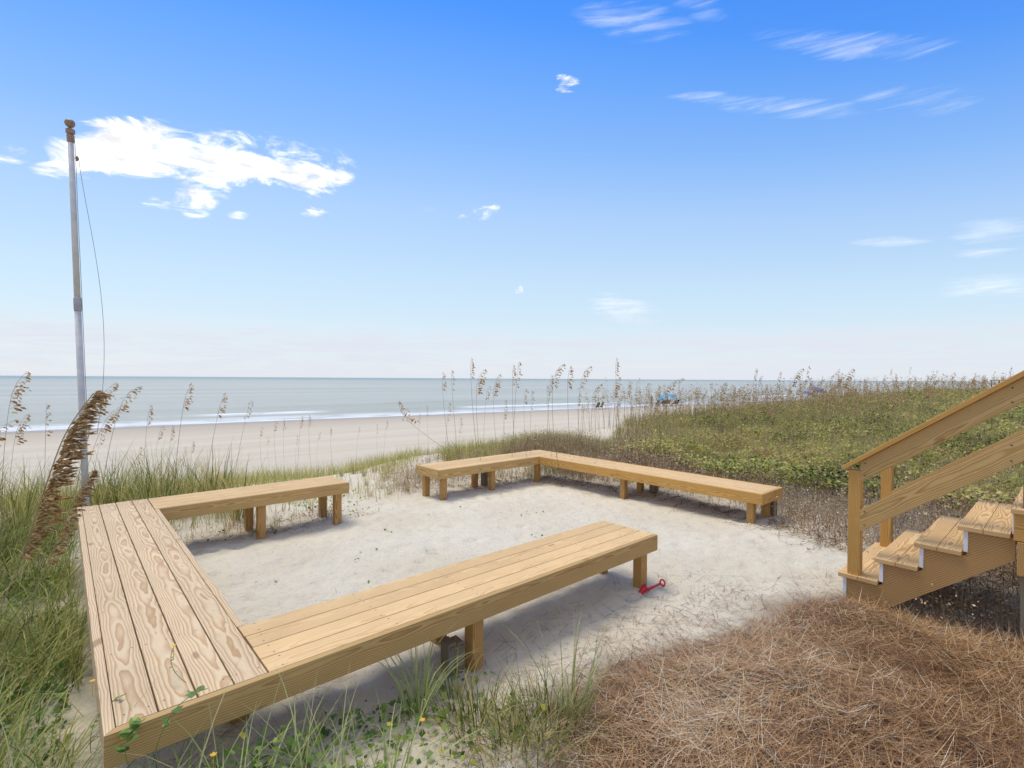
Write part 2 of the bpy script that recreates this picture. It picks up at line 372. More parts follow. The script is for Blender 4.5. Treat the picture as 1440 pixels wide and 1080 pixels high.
mp = t.node('ShaderNodeMapping', {'Vector': geo, 'Rotation': (0, 0, .113)}).outputs[0]
sx = t.node('ShaderNodeSeparateXYZ', {0: mp}); Sx, Sy, _ = sx.outputs
wn = t.noise(t.node('ShaderNodeCombineXYZ', {0: t.m('MULTIPLY', Sx, .02), 1: 0., 2: 0.}).outputs[0], 1., 3, .5)
Sw = t.m('ADD', Sy, t.m('MULTIPLY', t.m('SUBTRACT', wn, .5), 5))
st = t.node('ShaderNodeCombineXYZ', {0: t.m('MULTIPLY', Sx, .15), 1: t.m('MULTIPLY', Sy, 1.), 2: 0.}).outputs[0]
lace = t.noise(st, 1.2, 6, .7)
far = t.node('ShaderNodeCombineXYZ', {0: t.m('MULTIPLY', Sx, .004), 1: t.m('MULTIPLY', Sy, .03), 2: 0.}).outputs[0]
fb = t.noise(far, 1., 4, .6)
deep = t.mix(t.sstep(fb, .35, .65), (.42, .41, .325), (.51, .495, .385))
deep = t.mix(t.sstep(Sw, 56, 90), (.42, .42, .32), deep)
deep = t.mix(t.sstep(Sw, 250, 1500), deep, (.27, .33, .29))
f1 = t.m('MULTIPLY', t.sstep(Sw, 45.8, 47.2), t.m('SUBTRACT', 1, t.sstep(Sw, 50.0, 54.5)))
f2 = t.m('MULTIPLY', t.m('MULTIPLY', t.sstep(Sw, 57.5, 59.5), t.m('SUBTRACT', 1, t.sstep(Sw, 60.3, 61))), t.sstep(t.noise(t.node('ShaderNodeCombineXYZ', {0: t.m('MULTIPLY', Sx, .03), 1: 3., 2: 0.}).outputs[0], 1., 2), .48, .56))
foam = t.m('ADD', t.m('MULTIPLY', f1, t.sstep(lace, .34, .56)), t.m('MULTIPLY', f2, t.sstep(lace, .35, .5)), clamp=True)
t.l.new(t.mix(foam, deep, (.80, .80, .77)), b.inputs['Base Color'])
t.l.new(t.m('MULTIPLY_ADD', foam, .3, .42), b.inputs['Roughness']); b.inputs['IOR'].default_value = 1.33
w1 = t.noise(t.node('ShaderNodeCombineXYZ', {0: t.m('MULTIPLY', Sx, .3), 1: Sy, 2: 0.}).outputs[0], 1.1, 6, .62)
w2 = t.noise(t.node('ShaderNodeCombineXYZ', {0: t.m('MULTIPLY', Sx, .04), 1: t.m('MULTIPLY', Sy, .15), 2: 0.}).outputs[0], 1., 4, .6)
t.l.new(t.node('ShaderNodeBump', {'Strength': 1., 'Distance': .5, 'Height': t.m('ADD', t.m('MULTIPLY', w1, .6), t.m('MULTIPLY', w2, 2.))}).outputs[0], b.inputs['Normal'])
so = mesh_np('sea', np.stack([wx, wy, wz], 1), np.stack([ii, ii+1, ii+nx+1, ii+nx], 1), m, smooth=True); tag(so, kind='structure')

# ------------------------------------------------------------------ benches
X0, Y0, LA, LD, LE, WE = .1192, 2.5116, 4.5946, 3.9064, 2.7557, .6233
W = .6508; ZT = .45; RT_ = .038; RH = .14
def seat_boards(mb, a, b_, across, n, z=ZT, gap=.0055, tot=None, axis_='x', screws=True):
    """n planks side by side: from a to b_ along axis_, filling across=(c0,c1)"""
    c0, c1 = across; w = (c1-c0)/n
    for i in range(n):
        c = c0+(i+.5)*w; zz = z-.019+random.uniform(-.0006, .0006); e0 = random.uniform(-.002, .002); e1 = random.uniform(-.004, .004)
        if axis_ == 'x': mb.board((a+e0, c, zz), (b_+e1, c, zz), (0, 0, 1), w-gap, .038, .004)
        else: mb.board((c, a+e0, zz), (c, b_+e1, zz), (0, 0, 1), w-gap, .038, .004)
        if screws:
            k = a+.07
            while k < b_:
                for q in (-.3, .3):
                    px = k+random.uniform(-.012, .012); py = c+q*w+random.uniform(-.006, .006)
                    mb.disc((px, py, z+.0008) if axis_ == 'x' else (py, px, z+.0008), .0042)
                k += .61 if k+.61 < b_-.1 or k > b_-.1 else b_-.07-k
def rim(mb, p0, p1, m0=0., m1=0., h=RH, z=ZT, tint=None):
    zz = z-h/2; mb.board((*p0, zz), (*p1, zz), (0, 0, 1), RT_, h, .005, m0, m1, tint=tint)
bench = empty('wooden_bench', (X0, Y0, 0))
tag(bench, 'three-sided bench of new pine planks, nearest, its wide pinkish arm running along the left grass', 'bench')
ya, yb = Y0+LA-WE, Y0+LA
mb = MB(); seat_boards(mb, Y0+RT_+.003, yb, (X0+RT_, X0+W-RT_), 4, axis_='y', gap=.0065); sA = mb.build('seat', [W_PINK, SCREW], bench)
tag(sA, 'pinkish bleached plank seat of the left arm')
mb = MB(); seat_boards(mb, X0+W-RT_+.006, X0+LD, (Y0+RT_, Y0+W-.03), 4, axis_='x'); tag(mb.build('seat', [W_YEL, SCREW], bench), 'yellow plank seat of the near arm')
mb = MB(); seat_boards(mb, X0+W-RT_+.006, X0+LE, (ya+RT_, yb), 4, axis_='x'); tag(mb.build('seat', [W_YEL, SCREW], bench), 'yellow plank seat of the far arm')
h = RT_/2
mb = MB(); rim(mb, (X0+h, Y0+h), (X0+h, yb-.0), m0=-1., tint=.9); mb.build('rim_board', W_PINK, bench)
mb = MB(); rim(mb, (X0+h, Y0+h), (X0+LD, Y0+h), m0=1.); mb.build('rim_board', W_RIM, bench)
mb = MB(); rim(mb, (X0+W-h, Y0+W-.03), (X0+W-h, ya+.0), tint=.6); mb.build('rim_board', W_PINK, bench)
mb = MB(); rim(mb, (X0+W-RT_, ya+h), (X0+LE, ya+h), tint=.5); mb.build('rim_board', W_RIM, bench)
mb = MB(); rim(mb, (X0+W, Y0+W-.055), (X0+LD-.04, Y0+W-.055), z=ZT-.04, h=.10); mb.build('rim_board', W_RIM, bench)
mb = MB(); rim(mb, (X0+W, yb-.025), (X0+LE-.04, yb-.025), z=ZT-.04, h=.10); mb.build('rim_board', W_RIM, bench)
mb = MB(); rim(mb, (X0+LD-.022, Y0+RT_+.002), (X0+LD-.022, Y0+W-.08), z=ZT-.04, h=.10); mb.build('rim_board', W_RIM, bench)
mb = MB(); rim(mb, (X0+LE-.022, ya+RT_+.002), (X0+LE-.022, yb-.05), z=ZT-.04, h=.10); mb.build('rim_board', W_RIM, bench)
def leg(x, y, parent, z1, mat=W_LEG, w=.089):
    mb = MB(); mb.post(x, y, gz(x, y)-.15, z1, w); return mb.build('leg', mat, parent)
for x in (3.875, 2.0): leg(x, Y0+.083, bench, ZT-.05); leg(x+.02, Y0+W-.12, bench, ZT-.05)
leg(.72, Y0+W-.12, bench, ZT-.05)
for x in (2.745, 1.8, ): leg(x, ya+.084, bench, ZT-.05); leg(x-.02, yb-.09, bench, ZT-.05)
for y in (Y0+1.6, Y0+2.8): leg(X0+.085, y, bench, ZT-.05); leg(X0+W-.085, y, bench, ZT-.05)

X1, Y1, LB, LC, W2, Z2 = 7.3196, 7.3407, 2.9017, 4.6953, .6677, .40
bc_ = empty('wooden_bench', (X1-W2, Y1-W2, 0))
tag(bc_, 'L-shaped bench of new pine planks farther off, its corner against the dune brush', 'bench')
mb = MB(); seat_boards(mb, X1-LB+RT_+.003, X1-.01, (Y1-W2+RT_, Y1-.002), 4, z=Z2, axis_='x'); mb.build('seat', [W_YEL, SCREW], bc_)
mb = MB(); seat_boards(mb, Y1-LC+RT_+.003, Y1-W2+RT_-.003, (X1-W2+RT_, X1-RT_), 4, z=Z2, axis_='y'); mb.build('seat', [W_YEL, SCREW], bc_)
mb = MB(); rim(mb, (X1-LB+h, Y1-W2+h), (X1-W2+h, Y1-W2+h), m0=1., m1=1, z=Z2); mb.build('rim_board', W_RIM, bc_)
mb = MB(); rim(mb, (X1-LB+h, Y1-W2+h), (X1-LB+h, Y1), m0=-1., z=Z2); mb.build('rim_board', W_RIM, bc_)
mb = MB(); rim(mb, (X1-W2+h, Y1-LC+h), (X1-W2+h, Y1-W2+h), m0=-1., m1=-1., z=Z2); mb.build('rim_board', W_ORG, bc_)
mb = MB(); rim(mb, (X1-W2+h, Y1-LC+h), (X1-h, Y1-LC+h), m0=1., m1=-1., z=Z2); mb.build('rim_board', W_ORG, bc_)
mb = MB(); rim(mb, (X1-h, Y1-LC+h), (X1-h, Y1-.003), m0=1., z=Z2); mb.build('rim_board', W_ORG, bc_)
for x in (4.57, 5.58, 6.69): leg(x, Y1-W2+.085, bc_, Z2-.05)
for x in (4.49, 5.5): leg(x, Y1-.2, bc_, Z2-.05)
for y in (4.83, 2.82): leg(X1-W2+.085, y, bc_, Z2-.05); leg(X1-.12, y, bc_, Z2-.05)
# old stubs left beside the newer legs
def stub(x, y, w, d, z1, label):
    o = empty('post_stub', (x, y, gz(x, y)))
    mb = MB()
    for i in (0, 1):
        mb.board((x+(i-.5)*w*.52, y, -.2), (x+(i-.5)*w*.52, y, z1-.015*i), (0, 1, 0), w*.48, d, .004, cut1=.08)
    mb.build('timber', W_OLD, o)
    mb = MB(); mb.board((x-w*.4, y-d/2-.006, z1-.03), (x+w*.55, y-d/2-.006, z1-.045), (0, 1, 0), .018, .01, .001); mb.build('batten', W_OLD, o)
    tag(o, label, 'post stub', 'weathered post stubs')
stub(1.86, 2.64, .12, .09, .19, 'weathered grey timber stub beside the middle leg of the near bench')
stub(5.72, Y1-.2, .10, .09, .22, 'short dark post stub under the short arm of the far bench')
stub(7.28, 4.62, .12, .10, .20, 'dark timber stub behind the middle legs of the long far bench')
stub(7.35, 2.80, .12, .10, .28, 'dark timber stub beside the end legs of the long far bench')

# ------------------------------------------------------------------ stairs with rails and landing
st = empty('wooden_staircase', (5.0, .8, 0))
tag(st, 'new pine stairs with white risers and a sloping two-board railing at right', 'stairs')
XS = 4.99; N0, RUN, RISE, ZN = 1.347, .256, .19, .214
XE = 6.16
for i in range(4):
    yn = N0-i*RUN; z = ZN+i*RISE-.016
    mb = MB()
    for k in range(2):
        y = yn-.07-k*.1415; mb.board((XS-.022, y, z), (XE+.02, y, z), (0, 0, 1), .139, .034, .004)
        for xx in (XS+.03, (XS+XE)/2, XE-.03):
            for q in (-.035, .035): mb.disc((xx, y+q, z+.0178), .0045)
    mb.build('tread', [W_TREAD, SCREW], st)
for i in range(5):
    yn = N0-i*RUN-.036; z1 = ZN+i*RISE-.034; z0 = z1-RISE+.034+(0.0 if i else .04)
    if i == 0: z0 = -.08
    mb = MB(); mb.board((XS-.004, yn-.010, (z0+z1)/2), (XE+.004, yn-.010, (z0+z1)/2), (0, 0, 1), .025, z1-z0-.001, .002); mb.build('riser', WHITE, st)
prof = [(N0-.05, -.10)]
for i in range(4):
    zt = ZN+i*RISE-.035; prof += [(N0-.05-i*RUN, zt), (N0-.05-(i+1)*RUN, zt)]
prof += [(.273, .60), (1.027, -.01), (1.14, -.10)]
# last profile points follow the underside of the sawn board
for xx in (XS+.004, (XS+XE)/2, XE-.04):
    mb = MB(); mb.poly(prof, xx, xx+.038, tint=random.random(), grain=-.64); mb.build('stringer', W_STR, st)
def slope(y): return (1.194-y)*.745
def rail_side(x, near):
    mb = MB(); mb.post(x+.045, 1.24, .2, 1.10, .089, tint=.3); p = mb.build('post', W_ORG, st)
    tanv = .745
    up = Vector((0, tanv, 1)).normalized()
    def sl(zl_top, hgt, th, y0=1.197, y1=.20, xo=.02, wid=None, mat=W_RIM, name='rail', lift=0, tl=None):
        mbb = MB(); c = hgt/2; k = math.sqrt(1+tanv**2)
        z0 = zl_top-hgt/2; z1 = z0+(y0-y1)*tanv
        mbb.board((x+xo, y0, z0), (x+xo, y1, z1), (1, 0, 0), hgt/k, th, .004, m0=-tanv, m1=-tanv, tint=tl); 
        return mbb.build(name, mat, st)
    for zc_, hh_ in ((1.10, .05), (.69, .055)):
        for y_ in (1.165, .30):
            for dz_ in (-hh_, hh_):
                z_ = zc_+(1.19-y_)*tanv+dz_; mbb = MB(); mbb.tube([(x+.0005, y_, z_), (x-.0035, y_, z_)], .006, 8)
                if near: mbb.build('screw', SCREW, st)
    sl(1.180, .168, .038, tl=.2); sl(.778, .188, .038, tl=.75)
    mbb = MB(); y0, y1 = 1.322, .16; zc = 1.123-.012
    mbb.board((x+.035, y0, zc), (x+.035, y1, zc+(y0-y1)*tanv), (0, 0, 1), .13, .036, .005); mbb.build('handrail', W_ORG, st)
rail_side(XS, True); rail_side(6.06, False)
# landing
YL = .295; ZL = .975
mb = MB()
for k in range(14):
    y = YL-.07-k*.143; mb.board((XS-.075, y, ZL-.017), (6.7, y, ZL-.017), (0, 0, 1), .139, .034, .004)
mb.build('landing_deck', W_TREAD, st)
mb = MB(); mb.board((XS-.03, YL-.015, ZL-.13), (XS-.03, -1.7, ZL-.13), (0, 0, 1), .038, .19, .004, tint=.6); mb.build('landing_rim', W_ORG, st)
mb = MB(); mb.board((XS+.0, YL-.03, ZL-.135), (6.66, YL-.03, ZL-.135), (0, 0, 1), .038, .185, .004); mb.build('landing_rim', W_ORG, st)
for x, y, z in ((XS+.06, YL-.10, .76), (XS+.06, -1.55, .76), (6.6, YL-.10, .76), (6.6, -1.55, .76)):
    mb = MB(); mb.post(x, y, -.3, z, .10); mb.build('support_post', W_OLD if z < .8 else W_LEG, st)
mb = MB(); mb.board((XS-.01, YL-.055, ZL-.23), (XS-.01, YL-.055, ZL-.46), (0, 1, 0), .10, .04, .003); mb.build('bracket', W_LEG, st)
for x in (XS+.045, 6.105):
    mb = MB(); mb.post(x, .195, ZL, 1.90, .089); mb.build('post', W_OLD, st)
    mb = MB(); mb.post(x, -1.6, ZL, 1.95, .089); mb.build('post', W_LEG, st)
    for z in (1.82, 1.35):
        mb = MB(); mb.board((x-.03, .15, z), (x-.03, -1.56, z), (1, 0, 0), .14, .038, .004); mb.build('rail', W_RIM, st)
    mb = MB(); mb.board((x, .24, 1.925), (x, -1.66, 1.925), (0, 0, 1), .13, .036, .004); mb.build('handrail', W_ORG, st)

# ------------------------------------------------------------------ flagpole
pm = plain('chalky white pole paint', (.60, .585, .55), .5, .4, .08, 12)
brass = plain('weathered finial', (.30, .20, .13), .5, .4, .3, 30)
rope_m = plain('halyard rope', (.28, .28, .29), .8, .2)
PB = Vector((.235, 8.0, gz(.235, 8.0)-.1)); PT = Vector((.085, 8.0, 4.80))
fp = empty('flagpole', (PB.x, PB.y, 0)); tag(fp, 'bare white leaning flagpole with round brown ball on top', 'flagpole')
def pl(t): return PB.lerp(PT, t)
mb = MB(); mb.tube([pl(0), pl(.3), pl(.57)], [.036, .035, .034], 16); mb.build('lower_pole', pm, fp, True)
mb = MB(); mb.tube([pl(.565), pl(.57), pl(.595), pl(.60)], [.034, .039, .039, .034], 16); mb.build('joint_collar', plain('grimy collar', (.42, .41, .39), .6), fp, True)
mb = MB(); mb.tube([pl(.57), pl(.8), pl(.985)], [.032, .030, .028], 16); mb.build('upper_pole', pm, fp, True)
mb = MB(); mb.tube([pl(.965), pl(.97), pl(.982), pl(.985)], [.029, .038, .038, .029], 14); mb.tube([pl(.985), pl(.988), pl(.996), pl(.999)], [.028, .045, .045, .025], 14); mb.build('truck', brass, fp, True)
mb = MB(); n = 8; c = PT+Vector((-.003, 0, .055)); mb.tube([c+Vector((0, 0, -.050*math.cos(math.pi*i/n))) for i in range(n+1)], [max(.004, .052*math.sin(math.pi*i/n)) for i in range(n+1)], 14); mb.build('ball_finial', brass, fp, True)
a0 = pl(.93)+Vector((.045, -.02, 0)); pth = []
for i in range(25):
    t = i/24; z = a0.z*(1-t)+1.15*t; pth.append(Vector((a0.x+.02+.36*math.sin(t**.9*2.5)*.75*t**.35, a0.y-.03, z)))
mb = MB(); mb.tube(pth, .0026, 5); 
mb.tube([pl(.972)+Vector((.036, -.02, 0)), pl(.93)+Vector((.038, -.02, 0)), pl(.8)+Vector((.037, -.02, 0)), pl(.6)+Vector((.041, -.02, 0)), pl(.3)+Vector((.042, -.03, 0))], .003, 5)
mb.build('halyard', rope_m, fp, True)
mb = MB(); c = pl(.93)+Vector((.05, -.02, 0)); mb.tube([c+Vector((0, 0, -.03)), c, c+Vector((0, 0, .03))], [.008, .02, .008], 8); mb.build('snap_hook', brass, fp, True)
mb = MB(); c = pl(.27); mb.tube([c+Vector((.04, -.03, -.06)), c+Vector((.05, -.05, -.02)), c+Vector((.05, -.05, .04)), c+Vector((.04, -.03, .08))], .009, 6); mb.build('cleat', pm, fp, True)

# ------------------------------------------------------------------ red toy spade
red = plain('red plastic', (.62, .008, .02), .3, .5, .08)
c0 = Vector((3.86, 2.50, gz(3.86, 2.50)+.018)); dr = Vector((.93, -.10, .07)).normalized(); sd = Vector((.10, .93, 0)).normalized()
sp_ = empty('toy_spade', c0); tag(sp_, 'small red plastic sand spade lying by the bench leg', 'toy spade')
mb = MB(); mb.tube([c0, c0+dr*.06, c0+dr*.17], [.013, .010, .011], 8); mb.build('handle', red, sp_, True)
mb = MB(); ce = c0+dr*.20; upv = dr.cross(sd)
mb.tube([ce+(dr*math.cos(a)+upv*math.sin(a)*.8+sd*math.sin(a)*.5)*.027 for a in np.linspace(0, 2*math.pi, 17)], .008, 6, cap=False); mb.build('grip_ring', red, sp_, True)
mb = MB(); vs = []; fs = []
for i in range(6):
    for j in range(5):
        u = i/5; v = j/4-.5; wd = .075*(1-.35*u**2); vs.append(c0-dr*(.105*u)+sd*(v*wd)+Vector((0, 0, .035*(2*v)**2*(1-u*.4)+.008-.03*u)))
for i in range(5):
    for j in range(4): fs.append([i*5+j, i*5+j+1, i*5+j+6, i*5+j+5])
mb.add(vs, fs); bl = mb.build('blade', red, sp_, True); md = bl.modifiers.new('s', 'SOLIDIFY'); md.thickness = .004

SKY_STOPS = [(0, (1.15, .97, .80)), (.235, (1.10, .965, .84)), (.404, (1.10, 1.06, .99)), (.562, (.80, .98, 1.12)), (.70, (.56, .88, 1.22)), (.81, (.34, .76, 1.28)), (1, (.34, .76, 1.28))]
CLOUD_COL = (6.8, 6.8, 6.8)
BANK_COL = (4.2, 4.4, 4.9)
SKY_STR, SUN_STR, EXPO = .12, 1.6, .6
# ------------------------------------------------------------------ sea oats
def oat(bend, nspk, plen, plume_droop, r0=.0021, spk=.027, seed=0, pw=1., full=1.0):
    """one stalk 1 m tall bending towards +x; returns (stem MB, plume MB, tip)"""
    rg = random.Random(seed); path = []; a = 0; p = Vector((0, 0, 0)); n = 14; L = 1.0/n
    for i in range(n+1):
        path.append(p.copy()); t = i/n
        a = bend*t**1.5+(plume_droop*max(0, (t-(1-plen))/plen)**1.4); p = p+Vector((math.sin(a), 0, math.cos(a)))*L
    st_ = MB(); st_.tube(path, [r0*(1-.65*i/n) for i in range(n+1)], 4, tint=rg.random(), cap=False)
    pl_ = MB(); cum = lambda t: path[min(n-1, int(t*n))].lerp(path[min(n, int(t*n)+1)], t*n-int(t*n))
    nb = nspk
    for k in range(nb):
        t = 1-plen+plen*(k+rg.random()*.6)/nb; c = cum(min(.999, t)); u = (t-(1-plen))/plen
        bl = .046*pw*(math.sin(math.pi*min(1, .16+u*.80))**.8)*rg.uniform(.6, 1.2)
        az = rg.gauss(0, .75); el = rg.uniform(.5, 1.05)*(1-.2*u)
        d = Vector((math.cos(az)*math.cos(el), math.sin(az)*math.cos(el), math.sin(el)))
        m_ = max(2, int(bl/(spk*.42))) ; q = c.copy()
        for j in range(m_):
            d2 = (d+Vector((.25, 0, -1.1*(j+1)/m_))).normalized(); q = q+d2*bl/m_
            if rg.random() > full: continue
            s = spk*rg.uniform(.7, 1.2)*(1-.3*u); sd_ = d2.cross(Vector((rg.gauss(0, 1), rg.gauss(0, 1), rg.gauss(0, 1)))).normalized()
            e = (d2+Vector((.2, 0, -.3))+Vector((rg.gauss(0, .3), rg.gauss(0, .3), rg.gauss(0, .3)))).normalized()
            pl_.add([q, q+e*s*.5+sd_*s*.27, q+e*s, q+e*s*.5-sd_*s*.27], [[0, 1, 2, 3]], rg.random())
            if j == 0: pl_.add([c, c+sd_*.0012, q+sd_*.0012, q], [[0, 1, 2, 3]], .2)
    return st_, pl_, path[-1]
def oat_proto(*a, **k):
    st_, pl_, tip = oat(*a, **k); e = empty('sea_oat', (0, 0, 0))
    st_.build('stalk', G_STEM, e, True); pl_.build('seed_head', G_PLUME, e); return e, tip
def tree_copy(e):
    c = e.copy(); COL.objects.link(c)
    for ch in e.children:
        d = ch.copy(); COL.objects.link(d); d.parent = c
    return c
PROT = [oat_proto(b, n_, pl__, dr_, seed=s_, pw=w_, full=f_) for (b, n_, pl__, dr_, s_, w_, f_) in
        ((.15, 26, .20, .5, 1, .8, .9), (.25, 30, .24, .9, 2, 1., .9), (.10, 20, .18, .25, 3, .55, .8), (.40, 28, .22, 1.1, 4, .9, .9),
         (.05, 18, .22, .1, 5, .45, .7), (.20, 14, .16, .6, 6, .7, .75), (.55, 24, .26, 1.0, 7, .8, .8))]
used = set()
def place_oat(base, tip, pi, label, group):
    e, pt = PROT[pi]
    if pi in used: e = tree_copy(e)
    used.add(pi); v = Vector(tip)-Vector(base)
    q = pt.rotation_difference(v)
    # turn the plume's weather side towards the right of the wind first
    wind = math.atan2(RT0.y, RT0.x)+random.uniform(-.6, .6); rz = Matrix.Rotation(wind, 3, 'Z'); p2 = rz @ pt
    q = p2.rotation_difference(v); sc = v.length/pt.length
    e.rotation_mode = 'QUATERNION'; e.rotation_quaternion = q @ rz.to_quaternion(); e.location = base; e.scale = (sc,)*3
    tag(e, label, 'sea oat', group); return e
def oat_px(bx, Zd, tx, ty, pi, label, group, dz=0):
    b_ = at(bx, 700, Zd); b_.z = gz(b_.x, b_.y); return place_oat(b_, at(tx, ty, Zd+dz), pi, label, group)
# the two big plumes right by the camera on the left
def big_oat(pts, head_from, r, spk, nb, blen, seed, label):
    rg = random.Random(seed); P = [Vector(p) for p in pts]; path = []
    for i in range(len(P)-1):
        p0 = P[max(0, i-1)]; p1 = P[i]; p2 = P[i+1]; p3 = P[min(len(P)-1, i+2)]
        for k in range(8):
            t = k/8; path.append(.5*((2*p1)+(p2-p0)*t+(2*p0-5*p1+4*p2-p3)*t*t+(3*p1-p0-3*p2+p3)*t**3))
    path.append(P[-1]); n = len(path)
    e = empty('sea_oat', P[0]); mb = MB(); mb.tube(path, [r*(1-.6*i/n) for i in range(n)], 6, tint=.6, cap=False); mb.build('stalk', G_STEM, e, True)
    mb = MB()
    for k in range(nb):
        u = (k+rg.random()*.5)/nb; f = (head_from+(1-head_from)*u)*(n-1); i = min(n-2, int(f)); c = path[i].lerp(path[i+1], f-i)
        ax_ = (path[i+1]-path[i]).normalized(); bl = blen*(math.sin(math.pi*min(1, .15+.8*u))**.7)*rg.uniform(.6, 1.15)
        d = (ax_*1.7+RT0*rg.uniform(.1, 1.0)+FW*rg.gauss(0, .35)).normalized(); q = c.copy(); m_ = max(3, int(bl/(spk*.38)))
        for j in range(m_):
            d2 = (d+Vector((0, 0, -.75*(j+1)/m_))+RT0*.30).normalized(); q2 = q+d2*bl/m_
            mb.add([q, q+Vector((0, 0, .0012)), q2+Vector((0, 0, .0012)), q2], [[0, 1, 2, 3]], .3)
            q = q2
            for hh_ in range(2):
                s = spk*rg.uniform(.7, 1.15); e_ = (d2+RT0*.3+Vector((rg.gauss(0, .22), rg.gauss(0, .22), -.15+rg.gauss(0, .25)))).normalized()
                sd_ = e_.cross(Vector((rg.gauss(0, 1), rg.gauss(0, 1), rg.gauss(0, 1)))).normalized(); dp = e_.cross(sd_); tn = rg.random()
                w_ = s*.15
                mb.add([q, q+e_*s*.35+sd_*w_, q+e_*s*.35+dp*w_*.5, q+e_*s*.35-sd_*w_, q+e_*s*.35-dp*w_*.5, q+e_*s], [[0, 1, 2], [0, 2, 3], [0, 3, 4], [0, 4, 1], [5, 2, 1], [5, 3, 2], [5, 4, 3], [5, 1, 4]], tn)
    mb.build('seed_head', G_PLUME, e)
    return tag(e, label, 'sea oat', 'sea oats at the left edge')
b0 = at(-90, 1000, 1.75); b0.z = gz(b0.x, b0.y)
big_oat([b0, at(-12, 905, 1.78), at(28, 790, 1.8), at(62, 690, 1.8), at(92, 610, 1.8), at(131, 553, 1.8)], .40, .003, .032, 104, .085, 3, 'large heavy brown sea oat plume leaning in front of the flagpole')
b0 = at(-40, 1000, 2.4); b0.z = gz(b0.x, b0.y)
big_oat([b0, at(18, 890, 2.4), at(50, 830, 2.4), at(78, 765, 2.4), at(104, 705, 2.4), at(127, 664, 2.4)], .50, .0028, .028, 60, .06, 9, 'smaller orange-brown plume drooping by the corner of the left bench arm')
near = [(2, 5.2, 38, 522, 1, 'brown plume standing highest at the left edge of the sea'), (-14, 4.6, 22, 590, 6, 'plume bent flat at the left edge'),
        (10, 5.4, 39, 582, 1, 'small plume just right of the bent one at the left edge'), (95, 5.9, 163, 538, 1, 'full plume just right of the flagpole'),
        (140, 6.2, 196, 543, 3, 'tall nodding stalk second to the right of the flagpole'), (100, 6.1, 173, 570, 1, 'lower plume overlapping the flagpole halyard'),
        (200, 7.2, 212, 569, 2, 'thin upright head between two nodding ones'), (243, 7.0, 270, 538, 0, 'tallest stalk above the left arm corner'),
        (284, 7.0, 318, 552, 0, 'slender stalk second from the tallest'), (322, 7.2, 354, 563, 5, 'stalk farthest right in the left tuft row'),
        (215, 7.6, 229, 599, 5, 'short pale stalk'), (236, 7.6, 243, 598, 2, 'short dark-headed stalk'), (190, 6.6, 197, 628, 4, 'low narrow stalk'), (268, 7.8, 272, 620, 2, 'low stalk near the bench corner'),
        (118, 6.0, 147, 601, 5, 'loose plume behind the flagpole foot'), (62, 5.6, 66, 568, 4, 'bare thin stalk left of the flagpole')]
for (bx, Z, tx, ty, pi, lb) in near: oat_px(bx, Z, tx, ty, pi, 'sea oat, '+lb, 'sea oats at the left edge')
mid = [(624, 523, 0), (635, 520, 4), (663, 503, 2), (681, 519, 1), (702, 526, 1), (688, 543, 5), (722, 513, 2), (730, 508, 4), (740, 546, 5), (748, 549, 4), (769, 541, 4), (776, 527, 2), (792, 512, 3), (803, 514, 0),
       (830, 515, 3), (867, 503, 2), (870, 530, 1), (845, 540, 3), (815, 553, 5), (711, 562, 4), (712, 575, 5), (632, 566, 4), (648, 587, 4)]
for k, (tx, ty, pi) in enumerate(mid):
    oat_px(tx-random.uniform(-12, 12)+(-8 if pi == 3 else 0), random.uniform(8.9, 10.6), tx, ty, pi, 'tall thin sea oat standing against the sea behind the corner of the far bench', 'tall sea oats behind the far bench')
oat_px(720, 9.0, 560, 567, 3, 'sea oat stalk leaning far left beyond the gap between the two benches', 'tall sea oats behind the far bench').rotation_mode = 'QUATERNION'
o = oat_px(898, 8.8, 960, 532, 6, 'golden-brown nodding plume arching low in front of the blue beach shade', 'tall sea oats behind the far bench')
for (tx, ty) in ((368, 600), (388, 592), (399, 590), (425, 585), (435, 583), (418, 612), (377, 614), (465, 600), (450, 607), (545, 590), (505, 600), (530, 596), (590, 582), (600, 570)):
    oat_px(tx-random.uniform(-6, 8), random.uniform(11, 12.8), tx, ty, random.choice((2, 4, 5)), 'short thin sea oat in the low green strip at the dune foot', 'short sea oats at the dune foot')
rg = random.Random(5); cnt = 0
while cnt < 225:
    tx = 850+(1425-850)*rg.random()**.72; Z = rg.uniform(9, 15)+(tx-850)/575*rg.uniform(0, 14)
    p_ = at(tx, 600, Z); s__ = .113*p_.x+.9936*p_.y
    if s__ > 13 or s__ < 3.8 or p_.x < 7.6: continue
    z_ = gz(p_.x, p_.y); hgt = rg.gauss(1.35, .25)
    top = Vector((p_.x, p_.y, z_))+Vector((0, 0, hgt))+RT0*rg.gauss(.10, .16)+FW*rg.gauss(0, .1)
    ypx = 532.5-(top.z-CH)/Z*FPX
    if ypx < 506 or ypx > 585 or (tx < 1000 and rg.random() < .35): continue
    e = place_oat((p_.x, p_.y, z_), top, rg.choice((0, 0, 1, 2, 3, 5, 1)), 'x', 'sea oats')
    if tx < 1080: tag(e, 'sea oat on the green dune ridge left of the blue umbrella', group='sea oats left of the blue umbrella')
    elif tx < 1270: tag(e, 'sea oat on the dune ridge just right of the blue umbrella', group='sea oats right of the blue umbrella')
    else: tag(e, 'sea oat in the dense brown row above the stair railing', group='sea oats above the stair railing')
    cnt += 1
